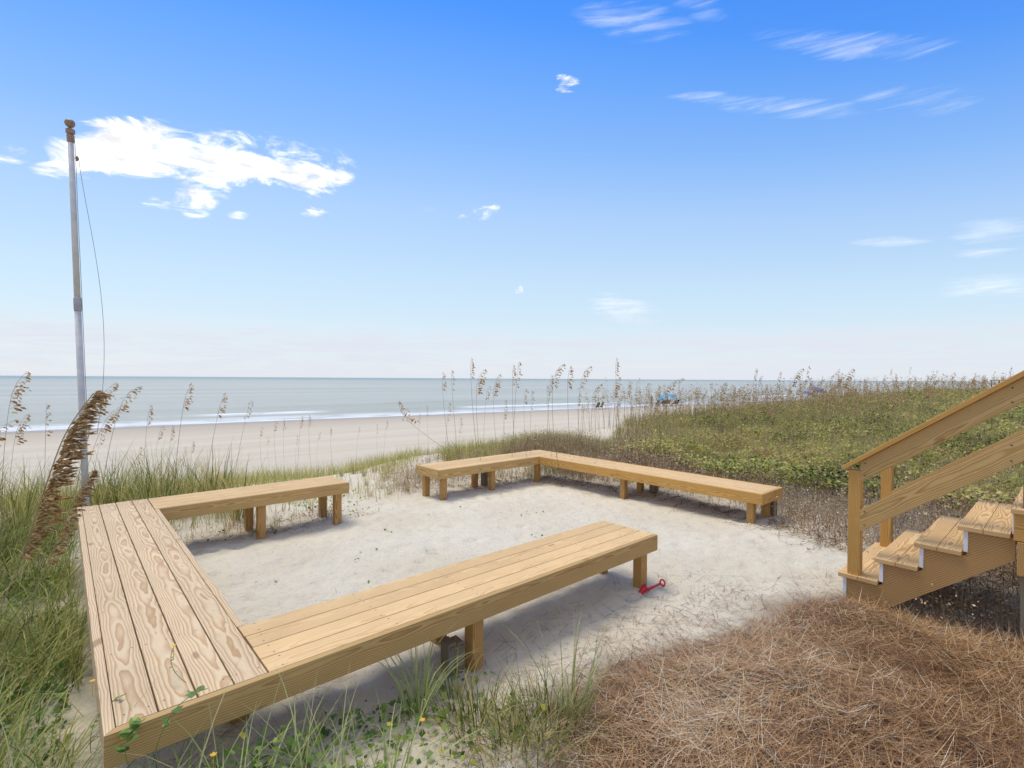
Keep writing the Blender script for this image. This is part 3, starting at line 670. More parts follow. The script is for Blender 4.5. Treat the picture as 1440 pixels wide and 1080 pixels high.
# beyond three hundred the far stalks read as one band
def stalk_field(N, rng):
    br = rng.uniform(.86, 1.62, N); sx_ = rng.uniform(5.5, 12.5, N); d = sx_/np.clip(np.cos(br-.113), .06, 1); k = (d > 16) & (d < 95)
    x = np.sin(br)*d; y = np.cos(br)*d; x, y, d = x[k], y[k], d[k]; z = ground(x, y); n = len(x)
    V, F, T = blades(np.stack([x, y, z], 1), rng.uniform(0, 6.28, n), rng.normal(1.15, .2, n), rng.uniform(0, .15, n), rng.uniform(0, .3, n), .007+.00012*d, 3, rng.uniform(0, 1, n))
    tips = V.reshape(n, 4, 2, 3)[:, 2:].mean(2); a = tips[:, 0]; b_ = tips[:, 1]
    m_ = 12; u = rng.random((n, m_, 1))*.8+.2; P = (a[:, None]*(1-u)+b_[:, None]*u).reshape(-1, 3)+rng.normal(0, .02, (n*m_, 3))
    return (V, F, T), leaves(P, np.repeat(.045+.0008*d, m_), rng.random(n*m_), .35, .2, rng)
a_, b_ = stalk_field(2600, RNG)
o = mesh_np('sea_oat_field', *a_[:2], G_STEM, a_[2]); tag(o, 'thin brown stalks massed along the far dune ridge', 'sea oats', kind='stuff')
hd = mesh_np('seed_heads', *b_[:2], G_PLUME, b_[2], parent=o); tag(hd, kind='stuff')

# ------------------------------------------------------------------ ground cover
rng = np.random.default_rng(3)
def polar(N, b0, b1, d0, d1, pw=1.):
    br = rng.uniform(b0, b1, N); d = d0*(d1/d0)**(rng.random(N)**pw); return np.sin(br)*d, np.cos(br)*d, d
def xyz(x, y, up=0.): return np.stack([x, y, ground(x, y)+up], 1)
# green shrubs on the dune
def shrub_h(x, y):
    q = fbm(x*.9, y*.9, 61, 3); q2 = vn(x*2.7, y*2.7, 66)
    return .06+.80*np.clip(q-.28, 0, 1)+.26*q2
x, y, d = polar(400000, .80, 1.72, 7.5, 75, 1.05); s = .113*x+.9936*y
edge = x-8.6-.9*(fbm(x*.8, y*.8, 8)-.5)*2
k = (edge > rng.normal(0, .45, len(x))) & (s < np.interp(x, [8.6, 11, 14, 20], [6.6, 7.6, 9.8, 11.6])+1.2*(vn(x*.4, y*.4, 4)-.5)+rng.normal(0, .5, len(x))) & (s > -14); x, y, d = x[k], y[k], d[k]
hs = shrub_h(x, y); u = rng.random(len(x))**.42; P = xyz(x, y); P[:, 2] += hs*u
tn = np.clip(.12+.62*fbm(x*.55+3, y*.55, 71, 3)+.45*(vn(x*1.9, y*1.9, 73)-.5)+rng.normal(.05, .22, len(x)), 0, 1)
o = mesh_np('dune_shrubs', *(lambda a: (a[0], a[1]))(L_ := leaves(P, np.clip(.030+.0026*d, .045, .15)*rng.uniform(.6, 1.3, len(x)), tn, .65, .9, rng)), G_SHRUB, L_[2])
tag(o, 'dense green and yellow-green low shrubs covering the dune', 'ground cover', kind='stuff')
x, y, d = polar(90000, .80, 1.70, 8, 45); s = .113*x+.9936*y; k = (x > 8.8) & (s < np.interp(x, [8.6, 11, 14, 20], [7, 8, 10.2, 12.3])) & (s > -10); x, y, d = x[k], y[k], d[k]
B = blades(xyz(x, y), rng.uniform(0, 6.28, len(x)), shrub_h(x, y)*rng.uniform(.9, 2.1, len(x)), rng.uniform(0, .6, len(x)), rng.uniform(-.3, .9, len(x)), .003+.0004*d, 2, rng.random(len(x)))
tag(mesh_np('shrub_stems', B[0], B[1], G_TAN, B[2]), 'thin tan stems among the dune shrubs', 'ground cover', kind='stuff')
# tall grass on the ridge
x, y, d = polar(150000, .62, 1.66, 9, 90, .9); s = .113*x+.9936*y; x0_ = np.interp(s, [7, 10, 13], [9.5, 11.5, 16])
k = (s > np.interp(x, [9, 14, 20], [6.8, 7.8, 8.3])+rng.normal(0, .7, len(x))) & (s < 13.2+.8*(vn(x*.5, y*.5, 9)-.5)) & (x > x0_) & (rng.random(len(x)) < .25+1.1*fbm(x*.8, y*.8, 91)); x, y, d = x[k], y[k], d[k]; n = len(x)
B = blades(xyz(x, y), rng.uniform(0, 6.28, n), rng.uniform(.28, .66, n)*np.interp(x, [7, 20], [.8, 1.0]), rng.uniform(0, .35, n), rng.uniform(0, 1.1, n), .005+.00035*d, 3, np.clip(rng.normal(.42, .25, n)+np.interp(d, [10, 60], [-.1, .3]), 0, 1))
tag(mesh_np('ridge_grass', B[0], B[1], G_TAN, B[2]), 'tan and green tall grass along the dune ridge', 'grass', kind='stuff')
# green strip of beach grass between benches and beach
N = 52000; x = rng.uniform(-1, 12, N); s = rng.uniform(7.6, 14.2, N); y = (s-.113*x)/.9936
gap = np.exp(-((x-4.45+.12*(y-7))/.75)**2)*(y < 10.6)
k = (rng.random(N) < np.clip((fbm(x*.9, y*1.1, 93)-.36)*5, 0, 1)*(1-gap)*np.interp(s, [8.2, 9.5, 12.5, 14.2], [.5, 1, 1, .1])*np.interp(x, [0, 3, 8], [.8, .8, 1])) ; x, y = x[k], y[k]; n = len(x)
B = blades(xyz(x, y), rng.uniform(0, 6.28, n), rng.uniform(.15, .42, n), rng.uniform(0, .5, n), rng.uniform(0, 1.2, n), .0065, 3, np.clip(rng.normal(.62, .2, n), 0, 1))
tag(mesh_np('beach_grass', B[0], B[1], G_GRASS, B[2]), 'low light green grass strip at the dune foot beyond the benches', 'grass', kind='stuff')
# lush grass at the left of the near bench
N = 40000; x = rng.uniform(-3.2, .15, N); y = rng.uniform(1.6, 8.6, N)
k = (x < .09+.10*(vn(y*2, y*0, 3)-.5)-.1*(y < 3.6)) & (rng.random(N) < np.clip(.12+(fbm(x*1.6, y*1.6, 101)-.38)*5, .02, 1)*np.where(x < -.35, 1, np.interp(y, [2.4, 3.3, 4], [.15, .45, .8]))); x, y = x[k], y[k]; n = len(x)
B = blades(xyz(x, y), rng.normal(-.3, 1.5, n), rng.uniform(.18, .62, n), rng.uniform(0, .7, n), rng.uniform(.5, 2.1, n), rng.uniform(.004, .010, n), 5, np.clip(rng.normal(.40, .21, n)+.5*(fbm(x*.9, y*.9, 105)-.5), 0, 1))
tag(mesh_np('long_grass', B[0], B[1], G_GRASS, B[2]), 'lush tangled green grass left of the near bench', 'grass', kind='stuff')
N = 16000; x = rng.uniform(-2.2, .12, N); y = rng.uniform(2.0, 6.5, N); k = (fbm(x*2, y*2, 111) > .45) & (x < .02); x, y = x[k], y[k]; n = len(x)
P = xyz(x, y); P[:, 2] += rng.random(n)**1.5*.16; LV = leaves(P, rng.uniform(.018, .05, n), rng.random(n)*.75, .8, .9, rng)
# vines around the near corner and along the front of the bench
def vines(N, x0, x1, y0, y1, th_, hi, seed):
    x = rng.uniform(x0, x1, N); y = rng.uniform(y0, y1, N); k = (fbm(x*2.6, y*2.6, seed) > th_); x, y = x[k], y[k]; P = xyz(x, y); P[:, 2] += .01+rng.random(len(x))**1.7*hi
    return leaves(P, rng.uniform(.015, .05, len(x)), np.clip(rng.random(len(x))**.8, 0, 1), .85, .9, rng)
LV = cat(LV, vines(2600, -.5, .85, 2.0, 2.48, .42, .26, 121), vines(900, .5, 2.0, 1.95, 2.6, .54, .10, 123), vines(260, 1.2, 2.0, 1.9, 2.6, .5, .06, 125), vines(260, .8, 4.8, 4.2, 6.2, .66, .02, 127), vines(120, 4.0, 6.8, 4.8, 6.5, .64, .02, 129), vines(500, -.4, 3.8, 6.6, 8.4, .5, .12, 131))
tag(mesh_np('vine_leaves', LV[0], LV[1], G_VINE, LV[2]), 'creeping green vine leaves around the near bench', 'ground cover', kind='stuff')
# yellow flowers of the vine
# dead brush round the far bench, below the green shrubs and under the stairs
def brush(N, fx, hmax, nleaf, lsz, wd):
    x, y = fx(N); n = len(x); hgt = hmax*rng.uniform(.35, 1, n)
    B = blades(xyz(x, y, -.02), rng.uniform(0, 6.28, n), hgt*1.25, rng.uniform(.1, 1.55, n), rng.normal(0, 1.3, n), wd, 4, rng.random(n)*.85)
    Q = B[0].reshape(n, 5, 2, 3).mean(2); m_ = nleaf; i = rng.integers(1, 5, (n, m_)); P = Q[np.arange(n)[:, None], i].reshape(-1, 3)+rng.normal(0, .022, (n*m_, 3))
    return cat(B, leaves(P, lsz*rng.uniform(.5, 1.3, n*m_), np.clip(rng.normal(.62, .27, n*m_), 0, 1), .6, .6, rng))
def f_belt(N):
    x = rng.uniform(6.1, 11.2, N); y = rng.uniform(-2.0, 8.8, N)
    e0 = np.interp(y, [-2, 1.0, 2.2, 3.2, 4.2, 7.6, 8.8], [5.6, 6.35, 6.75, 7.2, 7.3, 7.35, 7.4])+.5*(fbm(y*1.3, x*1.3, 141)-.5)
    e1 = 9.3+1.2*(fbm(x*.8, y*.8, 8)-.5)*2; k = (x > e0) & (x < e1+rng.normal(0, .35, N)) & ~((x > X1-W2-.02) & (x < X1+.05) & (y > Y1-LC) & (y < Y1)) & (rng.random(N) < .5+fbm(x*2, y*2, 143)); return x[k], y[k]
def f_back(N):
    x = rng.uniform(4.1, 9.5, N); y = rng.uniform(7.45, 9.4, N); lo = np.exp(-((x-4.75)/.65)**2-((y-7.75)/.5)**2)*1.3; k = (rng.random(N) < np.clip(lo+(x > 5)*np.clip((fbm(x*1.6, y*1.6, 151)-.36)*4, 0, 1), 0, 1)); return x[k], y[k]
def f_stair(N):
    x = rng.uniform(5.05, 7.2, N); y = rng.uniform(-1.5, 1.0, N); k = rng.random(N) < .9; return x[k], y[k]
def f_scrub(N):
    x = rng.uniform(8.6, 19, N); y = rng.uniform(-3, 8.5, N); k = (fbm(x*.9, y*.9, 191) > .53) & (.113*x+.9936*y < np.interp(x, [8.6, 11, 14, 20], [7.4, 8, 10, 11.6])); return x[k], y[k]
def f_bank(N):
    x = rng.uniform(7.4, 10.5, N); y = rng.uniform(4.5, 9.0, N); k = (x-7.2+.35*(y-6.5) > rng.normal(0, .4, N)) & (fbm(x*1.7, y*1.7, 193) > .42); return x[k], y[k]
B4 = brush(14000, f_scrub, .55, 5, .03, .008); B5 = brush(9000, f_bank, .42, 5, .024, .006)
def f_under(N):
    x = rng.uniform(.8, 2.9, N); y = rng.uniform(6.55, 7.3, N); k = fbm(x*2.2, y*2.2, 197) > .47; return x[k], y[k]
B6 = brush(420, f_under, .24, 2, .016, .005)
B1 = brush(30000, f_belt, .42, 6, .022, .0055); B2 = brush(5200, f_back, .34, 5, .022, .005); B3 = brush(4200, f_stair, .36, 5, .022, .004)
BB = cat(B1, B2, B3, B4, B5, B6); tag(mesh_np('dead_brush', BB[0], BB[1], G_BRUSH, BB[2]), 'dry grey-brown brush tangled behind the far bench and under the stairs', 'brush', kind='stuff')
# runners creeping over the sand from the brush
def runners(N, fx, Lr, seed):
    x, y, az = fx(N); V, F, T = [], [], []; n = len(x); st_n = 9; pts = np.zeros((n, st_n, 3)); a = az.copy(); px, py = x.copy(), y.copy(); L_ = rng.uniform(.4, 1, n)*Lr
    for i in range(st_n):
        pts[:, i, 0] = px; pts[:, i, 1] = py; pts[:, i, 2] = ground(px, py)+.012+.03*rng.random(n)*(i % 3 > 0)
        a += rng.normal(0, .35, n); px = px+np.cos(a)*L_/st_n; py = py+np.sin(a)*L_/st_n
    d = np.gradient(pts, axis=1); sd_ = np.stack([-d[..., 1], d[..., 0], 0*d[..., 0]], -1); sd_ /= np.linalg.norm(sd_, axis=-1, keepdims=True)+1e-9
    w = np.linspace(.0045, .0015, st_n)[None, :, None]
    up = np.array([0, 0, 1.])*w
    VV = np.stack([pts-sd_*w, pts+up, pts+sd_*w], 2).reshape(-1, 3); idx = (np.arange(n)[:, None]*st_n+np.arange(st_n-1)[None])*3
    F1 = np.stack([idx, idx+1, idx+4, idx+3], -1).reshape(-1, 4); F2 = np.stack([idx+1, idx+2, idx+5, idx+4], -1).reshape(-1, 4)
    T_ = np.repeat(rng.random(n)*.6, st_n*3); m_ = 14; i = rng.integers(0, st_n, (n, m_)); P = pts[np.arange(n)[:, None], i].reshape(-1, 3)+rng.normal(0, .012, (n*m_, 3)); P[:, 2] += .012
    return cat((VV, np.concatenate([F1, F2]), T_), leaves(P, rng.uniform(.012, .026, n*m_), np.clip(rng.normal(.45, .25, n*m_), 0, 1), .6, .5, rng))
def r1(N): y = rng.uniform(1.4, 7.2, N); return np.interp(y, [1, 2.2, 3.2, 7.6], [6.4, 6.8, 7.25, 7.3])+0*y, y, rng.normal(math.pi, .5, N)
def r2(N): x = rng.uniform(4.8, 7.2, N); return x, 7.35+0*x, rng.normal(-1.57, .6, N)
def r3(N): x = rng.uniform(.8, 3.4, N); return x, rng.uniform(6.6, 7.4, N), rng.uniform(0, 6.28, N)
RR = cat(runners(150, r1, .95, 1), runners(40, r2, .75, 2), runners(24, r3, .7, 3)); tag(mesh_np('creeping_runners', RR[0], RR[1], G_BRUSH, RR[2]), 'dark dry runners creeping from the brush over the sand', 'brush', kind='stuff')
# twigs and crumbs on the sand
def litter(N, x0, x1, y0, y1, th_, seed, L0=.02, L1=.12, w=.002):
    x = rng.uniform(x0, x1, N); y = rng.uniform(y0, y1, N); k = fbm(x*1.4, y*1.4, seed) > th_; x, y = x[k], y[k]; n = len(x)
    return blades(xyz(x, y, .004), rng.uniform(0, 6.28, n), rng.uniform(L0, L1, n), rng.normal(1.5, .08, n), rng.normal(.0, .12, n), w, 3, rng.random(n), flat=1)
LT = cat(litter(420, .8, 7, 2.6, 7, .42, 161), litter(420, 2.0, 4.6, 1.7, 2.8, .40, 163, .03, .24, .003), litter(260, 4, 6.8, 1.3, 4.5, .4, 165), litter(500, -.6, 1.2, 2.1, 3.2, .3, 167, .04, .25), litter(2200, .5, 6.8, 1.5, 7.2, .3, 169, .006, .022, .004), litter(350, 2.0, 4.9, 1.5, 2.5, .3, 173, .08, .3, .0014))
x = rng.uniform(X1-W2+.1, X1-.1, 70); y = rng.normal(6.2, .35, 70); PL = np.stack([x, y, np.full(70, Z2+.006)], 1)
LT = cat(LT, leaves(PL, rng.uniform(.01, .03, 70), rng.random(70)*.5, .4, .9, rng))
tag(mesh_np('sand_litter', LT[0], LT[1], G_TWIG, LT[2]), 'scattered dry twigs and crumbs on the sand', 'twigs', kind='stuff')
# pine straw
N = 135000; x = rng.uniform(.9, 5.6, N); y = rng.uniform(-1.9, 2.35, N); ed = edge_dist(x, y, STRAW_EDGE)
k = (ed+.45*(fbm(x*2.5, y*2.5, 77)-.5)+rng.normal(0, .07, N) > 0) & (x*.999+y > 1.2) | ((ed > -.55) & (rng.random(N) < .05)); x, y = x[k], y[k]; n = len(x)
az = 2.4+2.2*(fbm(x*1.9, y*1.9, 181)-.5)*2+rng.normal(0, .95, n)+math.pi*(rng.random(n) < .5)
pile = np.clip(ed[k]*4, 0, 1)*(.02+.22*np.clip(fbm(x*4, y*4, 183)-.35, 0, 1)); P = xyz(x, y, .004); P[:, 2] += pile*rng.random(n)
tn = np.clip(.49+.7*(fbm(x*1.5, y*1.5, 187)-.5)+rng.normal(0, .27, n), 0, 1)
B = blades(P, az, rng.uniform(.08, .26, n), rng.normal(1.42, .14, n), rng.normal(.12, .5, n), rng.uniform(.0017, .0033, n), 3, tn, flat=1)
tag(mesh_np('pine_straw', B[0], B[1], G_STRAW, B[2]), 'thick reddish-brown pine straw spread before the stairs', 'pine straw', kind='stuff')

# ------------------------------------------------------------------ grass clumps, one object each
def clump_mesh(n, L0, L1, w, mat, seed, spread=.05, curl=(.3, 1.8), tint=(.4, .2), lean=(0, .45), name='grass_clump', dead=0.):
    rg_ = np.random.default_rng(seed); P = np.zeros((n, 3)); P[:, :2] = rg_.normal(0, spread, (n, 2)); az = np.arctan2(P[:, 1], P[:, 0])+rg_.normal(0, .6, n)
    tn = np.clip(rg_.normal(*tint, n), 0, 1); tn = np.where(rg_.random(n) < dead, rg_.uniform(.85, 1, n), tn)
    V, F, T = blades(P, az, rg_.uniform(L0, L1, n), rg_.uniform(*lean, n), rg_.uniform(*curl, n), rg_.uniform(.6, 1.2, n)*w, 6, tn, rng=rg_)
    return mesh_np(name, V, F, mat, T)
TP = [clump_mesh(62, .40, 1.05, .0115, G_GRASS, 1, .07, (.1, 1.2), (.33, .18), (0, .3), dead=.15), clump_mesh(44, .35, .9, .0115, G_GRASS, 2, .05, (.1, 1.6), (.42, .2), (0, .35), dead=.2),
      clump_mesh(40, .3, .8, .008, G_TAN, 3, .06, (.2, 1.4), (.55, .3), (0, .4))]
for t_ in TP: t_.name = 'grass_clump'
tu = set()
def clump(pi, x, y, sc, label, group):
    o = TP[pi]
    if pi in tu: o = o.copy(); COL.objects.link(o)
    tu.add(pi); o.location = (x, y, gz(x, y)-.02); o.rotation_euler = (0, 0, random.uniform(0, 6.28)); o.scale = (sc, sc, sc*random.uniform(.9, 1.15)); tag(o, label, 'grass clump', group); return o
for px in list(range(-60, 345, 15)):
    for q in range(2):
        Z = random.uniform(5.9, 7.9)+px*.0025; p_ = at(px+random.uniform(-9, 9), 700, Z)
        if p_.y < Y0+LA+.12 and p_.x > X0-.1: p_ = p_+Vector((0, 1.0, 0))
        clump(random.choice((0, 0, 1, 2)), p_.x, p_.y, random.uniform(.75, 1.15)*(1.0 if px > 100 else .9), 'dark green grass clump in the row behind the left bench corner', 'grass clumps behind the left bench corner')
for (px, Z) in ((505, 8.6), (520, 8.3), (535, 8.9), (548, 8.5), (560, 8.9), (575, 8.6), (515, 9.2), (540, 9.6), (590, 9.2)):
    p_ = at(px, 700, Z); clump(random.choice((2, 2, 1)), p_.x, p_.y, random.uniform(.38, .6), 'brownish grass clump on the sand mound left of the far bench', 'grass clumps by the far bench end')
for i in range(16):
    p_ = at(random.uniform(480, 800), 660, random.uniform(9.4, 12)); clump(random.choice((1, 1, 2)), p_.x, p_.y, random.uniform(.4, .75), 'pale green grass clump beyond the short arm of the far bench', 'grass clumps beyond the far bench')
# runs of stems under the left arm of the far end of the near bench
for i in range(7): clump(2, random.uniform(1.0, 3.0), random.uniform(6.9, 7.4), random.uniform(.35, .6), 'sparse dry clump under the far arm of the near bench', 'dry clumps under the near bench')
def one(px, Z, mesh, label):
    p_ = at(px, 1000, Z); mesh.location = (p_.x, p_.y, gz(p_.x, p_.y)-.02); mesh.name = 'grass_clump'; tag(mesh, label, 'grass clump'); return mesh
one(592, 2.80, clump_mesh(46, .25, .62, .0115, G_PALE, 21, .035, (.2, 1.5), (.45, .25), (0, .35)), 'pale long-bladed grass clump standing alone before the near bench')
one(640, 2.90, clump_mesh(40, .15, .42, .008, G_GRASS, 22, .04, (.2, 1.5), (.4, .25), (.1, .6)), 'small green clump just right of the pale clump before the near bench')
one(800, 2.85, clump_mesh(56, .25, .66, .009, G_PALE, 23, .05, (.1, 1.6), (.35, .3), (0, .4), dead=.2), 'upright clump with brown stems where the pine straw begins')
one(768, 2.68, clump_mesh(260, .14, .38, .0055, G_GRASS, 24, .11, (.4, 1.8), (.16, .16), (0, .8), dead=.15), 'low dark bushy tuft at the edge of the pine straw')
one(672, 2.66, clump_mesh(230, .12, .34, .0055, G_GRASS, 25, .10, (.4, 1.8), (.24, .2), (0, .8), dead=.2), 'low bushy tuft left of the darker tuft at the bottom')
one(722, 2.52, clump_mesh(220, .12, .32, .0055, G_GRASS, 26, .12, (.4, 1.8), (.4, .22), (0, .8), dead=.2), 'bushy tuft at the bottom edge, nearest the camera')
for j, (px, Z, L_, n_) in enumerate(((250, 1.95, .75, 34), (330, 1.9, .72, 30), (405, 2.05, .70, 34), (470, 2.15, .62, 30), (160, 1.85, .6, 26), (60, 1.9, .7, 40), (-20, 2.1, .8, 46), (545, 2.2, .5, 24))):
    p_ = at(px, 1000, Z); zz = gz(p_.x, p_.y); o = clump_mesh(int(n_*1.9), .35*L_, L_, .0082, G_PALE, 40+j, .06, (.5, 2.2), (.42, .25), (0, .5), dead=.1)
    o.name = 'grass_clump'; o.location = (p_.x, p_.y, zz-.02)
    tag(o, ('pale arching grass clump second right of the near bench corner', 'pale arching grass clump third right of the near bench corner', 'pale arching grass clump fourth right of the near bench corner', 'pale arching grass clump fifth right of the near bench corner', 'pale arching grass clump right before the near bench corner', 'pale arching grass clump just left of the near bench corner', 'pale arching grass clump at the bottom left edge of the view', 'pale arching grass clump left of the lone pale clump')[j], 'grass clump', 'grass clumps in front of the near bench')
# yellow flowers
yel = plain('yellow petals', (.75, .42, .02), .5)
def flower(p, r, label):
    mb = MB()
    for k in range(5):
        a = k*1.2566; d = Vector((math.cos(a), math.sin(a), .35)); s2 = Vector((-math.sin(a), math.cos(a), 0))
        mb.add([p, p+d*r*.6+s2*r*.4, p+d*r, p+d*r*.6-s2*r*.4], [[0, 1, 2, 3]])
    mb.tube([p-Vector((0, 0, .07)), p], .0015, 4); o = mb.build('flower', yel, None); tag(o, label, 'flower')
flower(at(244, 908, 2.42), .013, 'tiny yellow flower held over the wide plank seat')
flower(at(130, 958, 2.2), .012, 'tiny yellow flower at the left edge of the bench')
flower(at(594, 1013, 2.55), .016, 'yellow flower low in the pale grass clump')
flower(at(300, 1062, 2.0), .014, 'yellow flower low at the bottom among the vines')

def sprig(p0, mid, p1, nleaf, seed, label, sz=.03):
    rg = random.Random(seed); e = empty('vine_sprig', p0); P = [(1-t)**2*p0+2*t*(1-t)*mid+t*t*p1 for t in [i/12 for i in range(13)]]
    mb = MB(); mb.tube(P, .0016, 5, tint=.55, cap=False); mb.build('stem', G_VINE, e, True)
    mb = MB()
    for k in range(nleaf):
        c = P[4+int(8.99*k/nleaf)]; a = rg.uniform(0, 6.28); d = Vector((math.cos(a), math.sin(a), rg.uniform(-.1, .4))).normalized(); s_ = Vector((-math.sin(a), math.cos(a), rg.uniform(-.2, .2))); s = sz*rg.uniform(.6, 1.2); u_ = d.cross(s_)*.12*s
        mb.add([c, c+d*s*.15+s_*s*.42, c+d*s*.6+s_*s*.36+u_, c+d*s, c+d*s*.6-s_*s*.36+u_, c+d*s*.15-s_*s*.42, c+d*s*.5], [[0, 1, 6], [1, 2, 6], [2, 3, 6], [3, 4, 6], [4, 5, 6], [5, 0, 6]], .3+.55*rg.random())
    mb.build('leaves', G_VINE, e); return tag(e, label, 'vine')
sprig(at(215, 1075, 2.02), at(230, 985, 2.02), at(292, 968, 2.18), 7, 1, 'green vine sprig reaching over the near bench rim, widest leaves', .045)
sprig(at(262, 960, 2.26), at(232, 940, 2.30), at(243, 912, 2.42), 6, 2, 'thin vine shoot rising with a yellow flower over the wide plank seat', .018)
sprig(at(128, 1060, 2.12), at(120, 1000, 2.15), at(178, 975, 2.20), 7, 3, 'thin vine shoot curling over the outer left rim of the bench', .022)
sprig(at(185, 1085, 1.95), at(160, 1040, 1.95), at(205, 1010, 2.05), 9, 4, 'leafy vine shoot in front of the bench corner', .045)
# ------------------------------------------------------------------ people and shade on the beach
sky_blue = plain('light blue canopy cloth', (.08, .42, .62), .8); navy = plain('navy cloth', (.02, .035, .10), .8); royal = plain('royal blue cloth', (.03, .10, .33), .8)
metal = plain('white metal tube', (.6, .6, .6), .4); skin = plain('skin', (.45, .25, .16), .6); green_c = plain('dark green cloth', (.02, .09, .06), .8); orange_c = plain('orange cloth', (.6, .13, .04), .8); dark_c = plain('dark cloth', (.03, .03, .04), .8)
tanc = plain('tan cloth', (.45, .33, .2), .8)
def chair(p, rz, cloth, label):
    e = empty('beach_chair', p); e.rotation_euler.z = rz; E_ = []
    def b(name, mat, f): mb = MB(); f(mb); o = mb.build(name, mat, None); o.parent = e
    b('seat', cloth, lambda m_: m_.board((-.25, 0, .26), (.25, 0, .30), (0, 0, 1), .5, .02, .004))
    b('backrest', cloth, lambda m_: m_.board((-.25, 0, .26), (-.52, 0, .88), (1, 0, .4), .5, .02, .004))
    def fr(m_):
        for s in (-.26, .26):
            m_.tube([(.27, s, 0), (.25, s, .31), (-.25, s, .27), (-.54, s, .90)], .014, 6); m_.tube([(-.35, s, 0), (-.1, s, .45), (.26, s, .47)], .014, 6); m_.tube([(.27, s, .31), (.26, s, .47)], .014, 6)
    b('frame', metal, fr); tag(e, label, 'beach chair'); return e
def person(p, rz, shirt, label, seated=True):
    bm_ = bpy.data.meshes.new('person')
    if seated: J = [(0, 0, .38, .13), (-.08, 0, .60, .13), (-.14, 0, .82, .14), (-.14, 0, .93, .055), (-.12, 0, 1.05, .095), (-.12, 0, 1.13, .07), (-.13, .2, .84, .05), (-.02, .26, .62, .04), (.2, .22, .55, .03), (-.13, -.2, .84, .05), (-.02, -.26, .62, .04), (.2, -.22, .55, .03), (.1, .1, .38, .085), (.45, .12, .42, .06), (.72, .12, .06, .045), (.84, .12, .04, .03), (.1, -.1, .38, .085), (.45, -.12, .42, .06), (.72, -.12, .06, .045), (.84, -.12, .04, .03)]
    else: J = [(0, 0, .95, .14), (0, 0, 1.18, .13), (0, 0, 1.40, .14), (0, 0, 1.50, .055), (0, 0, 1.62, .09), (0, 0, 1.70, .07), (0, .2, 1.40, .05), (.02, .27, 1.12, .04), (.08, .27, .88, .03), (0, -.2, 1.40, .05), (.02, -.27, 1.12, .04), (.08, -.27, .88, .03), (0, .1, .90, .09), (.03, .11, .48, .06), (0, .11, .07, .04), (.13, .12, .03, .03), (0, -.1, .90, .09), (.03, -.11, .48, .06), (0, -.11, .07, .04), (.13, -.12, .03, .03)]
    Ed = [(0, 1), (1, 2), (2, 3), (3, 4), (4, 5), (2, 6), (6, 7), (7, 8), (2, 9), (9, 10), (10, 11), (0, 12), (12, 13), (13, 14), (14, 15), (0, 16), (16, 17), (17, 18), (18, 19)]
    bm_.from_pydata([j[:3] for j in J], Ed, []); o = bpy.data.objects.new('person', bm_); COL.objects.link(o)
    md = o.modifiers.new('k', 'SKIN'); 
    for i, j in enumerate(J): bm_.skin_vertices[0].data[i].radius = (j[3], j[3])
    bm_.skin_vertices[0].data[0].use_root = True
    o.modifiers.new('s', 'SUBSURF').levels = 1
    dg = bpy.context.evaluated_depsgraph_get(); me = bpy.data.meshes.new_from_object(o.evaluated_get(dg)); o.modifiers.clear(); o.data = me
    me.materials.clear(); me.materials.append(skin); me.materials.append(shirt)
    lo, hi = (.30, .90) if seated else (.72, 1.46)
    for f in me.polygons:
        f.use_smooth = True; c = f.center
        if lo < c.z < hi and abs(c.y) < .24 and c.x < (.35 if seated else 9): f.material_index = 1
    o.location = p; o.rotation_euler.z = rz; tag(o, label, 'person'); return o
def gp(px, Z, dz=0): p_ = at(px, 560, Z); p_.z = gz(p_.x, p_.y)+dz; return p_
SEAW = 1.45
shade = empty('beach_canopy', gp(936, 74)); tag(shade, 'light blue cloth canopy streaming from a thin arch on the beach', 'beach canopy')
A0 = gp(918, 74); A1 = gp(960, 74); arc = [A0.lerp(A1, i/20)+Vector((0, 0, 1.75*math.sin(math.pi*i/20)**.55)) for i in range(21)]
mb = MB(); mb.tube(arc, .02, 6); mb.build('arch_pole', metal, shade, True)
mb = MB(); vs = []; fs = []; wd = Vector((-.7, -.9, 0))
for i in range(2, 19):
    for j in range(7): vs.append(arc[i]+wd*(j/6*1.4)+Vector((0, 0, -.08*j+.10*math.sin(i*1.1+j*.8)*j/6)))
for i in range(16):
    for j in range(6): fs.append([i*7+j, i*7+j+1, i*7+j+8, i*7+j+7])
mb.add(vs, fs); oo = mb.build('cloth', sky_blue, shade, True); oo.modifiers.new('s', 'SOLIDIFY').thickness = .01
chair(gp(922, 73.2), SEAW, navy, 'navy beach chair at the left end of the light blue shade')
for k, (px, sh, nm) in enumerate(((932, dark_c, 'person in dark shirt sitting in a chair under the light blue shade'), (938, orange_c, 'person in orange shirt sitting under the light blue shade'), (950, dark_c, 'person in dark top sitting at the right end under the light blue shade'))):
    c_ = gp(px, 73.5); chair(c_, SEAW, (dark_c, tanc, navy)[k], 'low beach chair holding the '+nm.split(' sitting')[0]); person(c_+Vector((0, 0, -.08)), SEAW, sh, nm)
person(gp(916, 74.5), 3.0, tanc, 'person in tan top standing left of the light blue shade', False)
chair(gp(838, 62), SEAW, green_c, 'dark green beach chair alone on the sand, left one of the pair'); chair(gp(843, 62), SEAW+.2, green_c, 'dark green beach chair, right one of the pair by itself on the sand')
person(gp(1000, 95), SEAW, dark_c, 'small dark figure sitting near the water between the two shades')
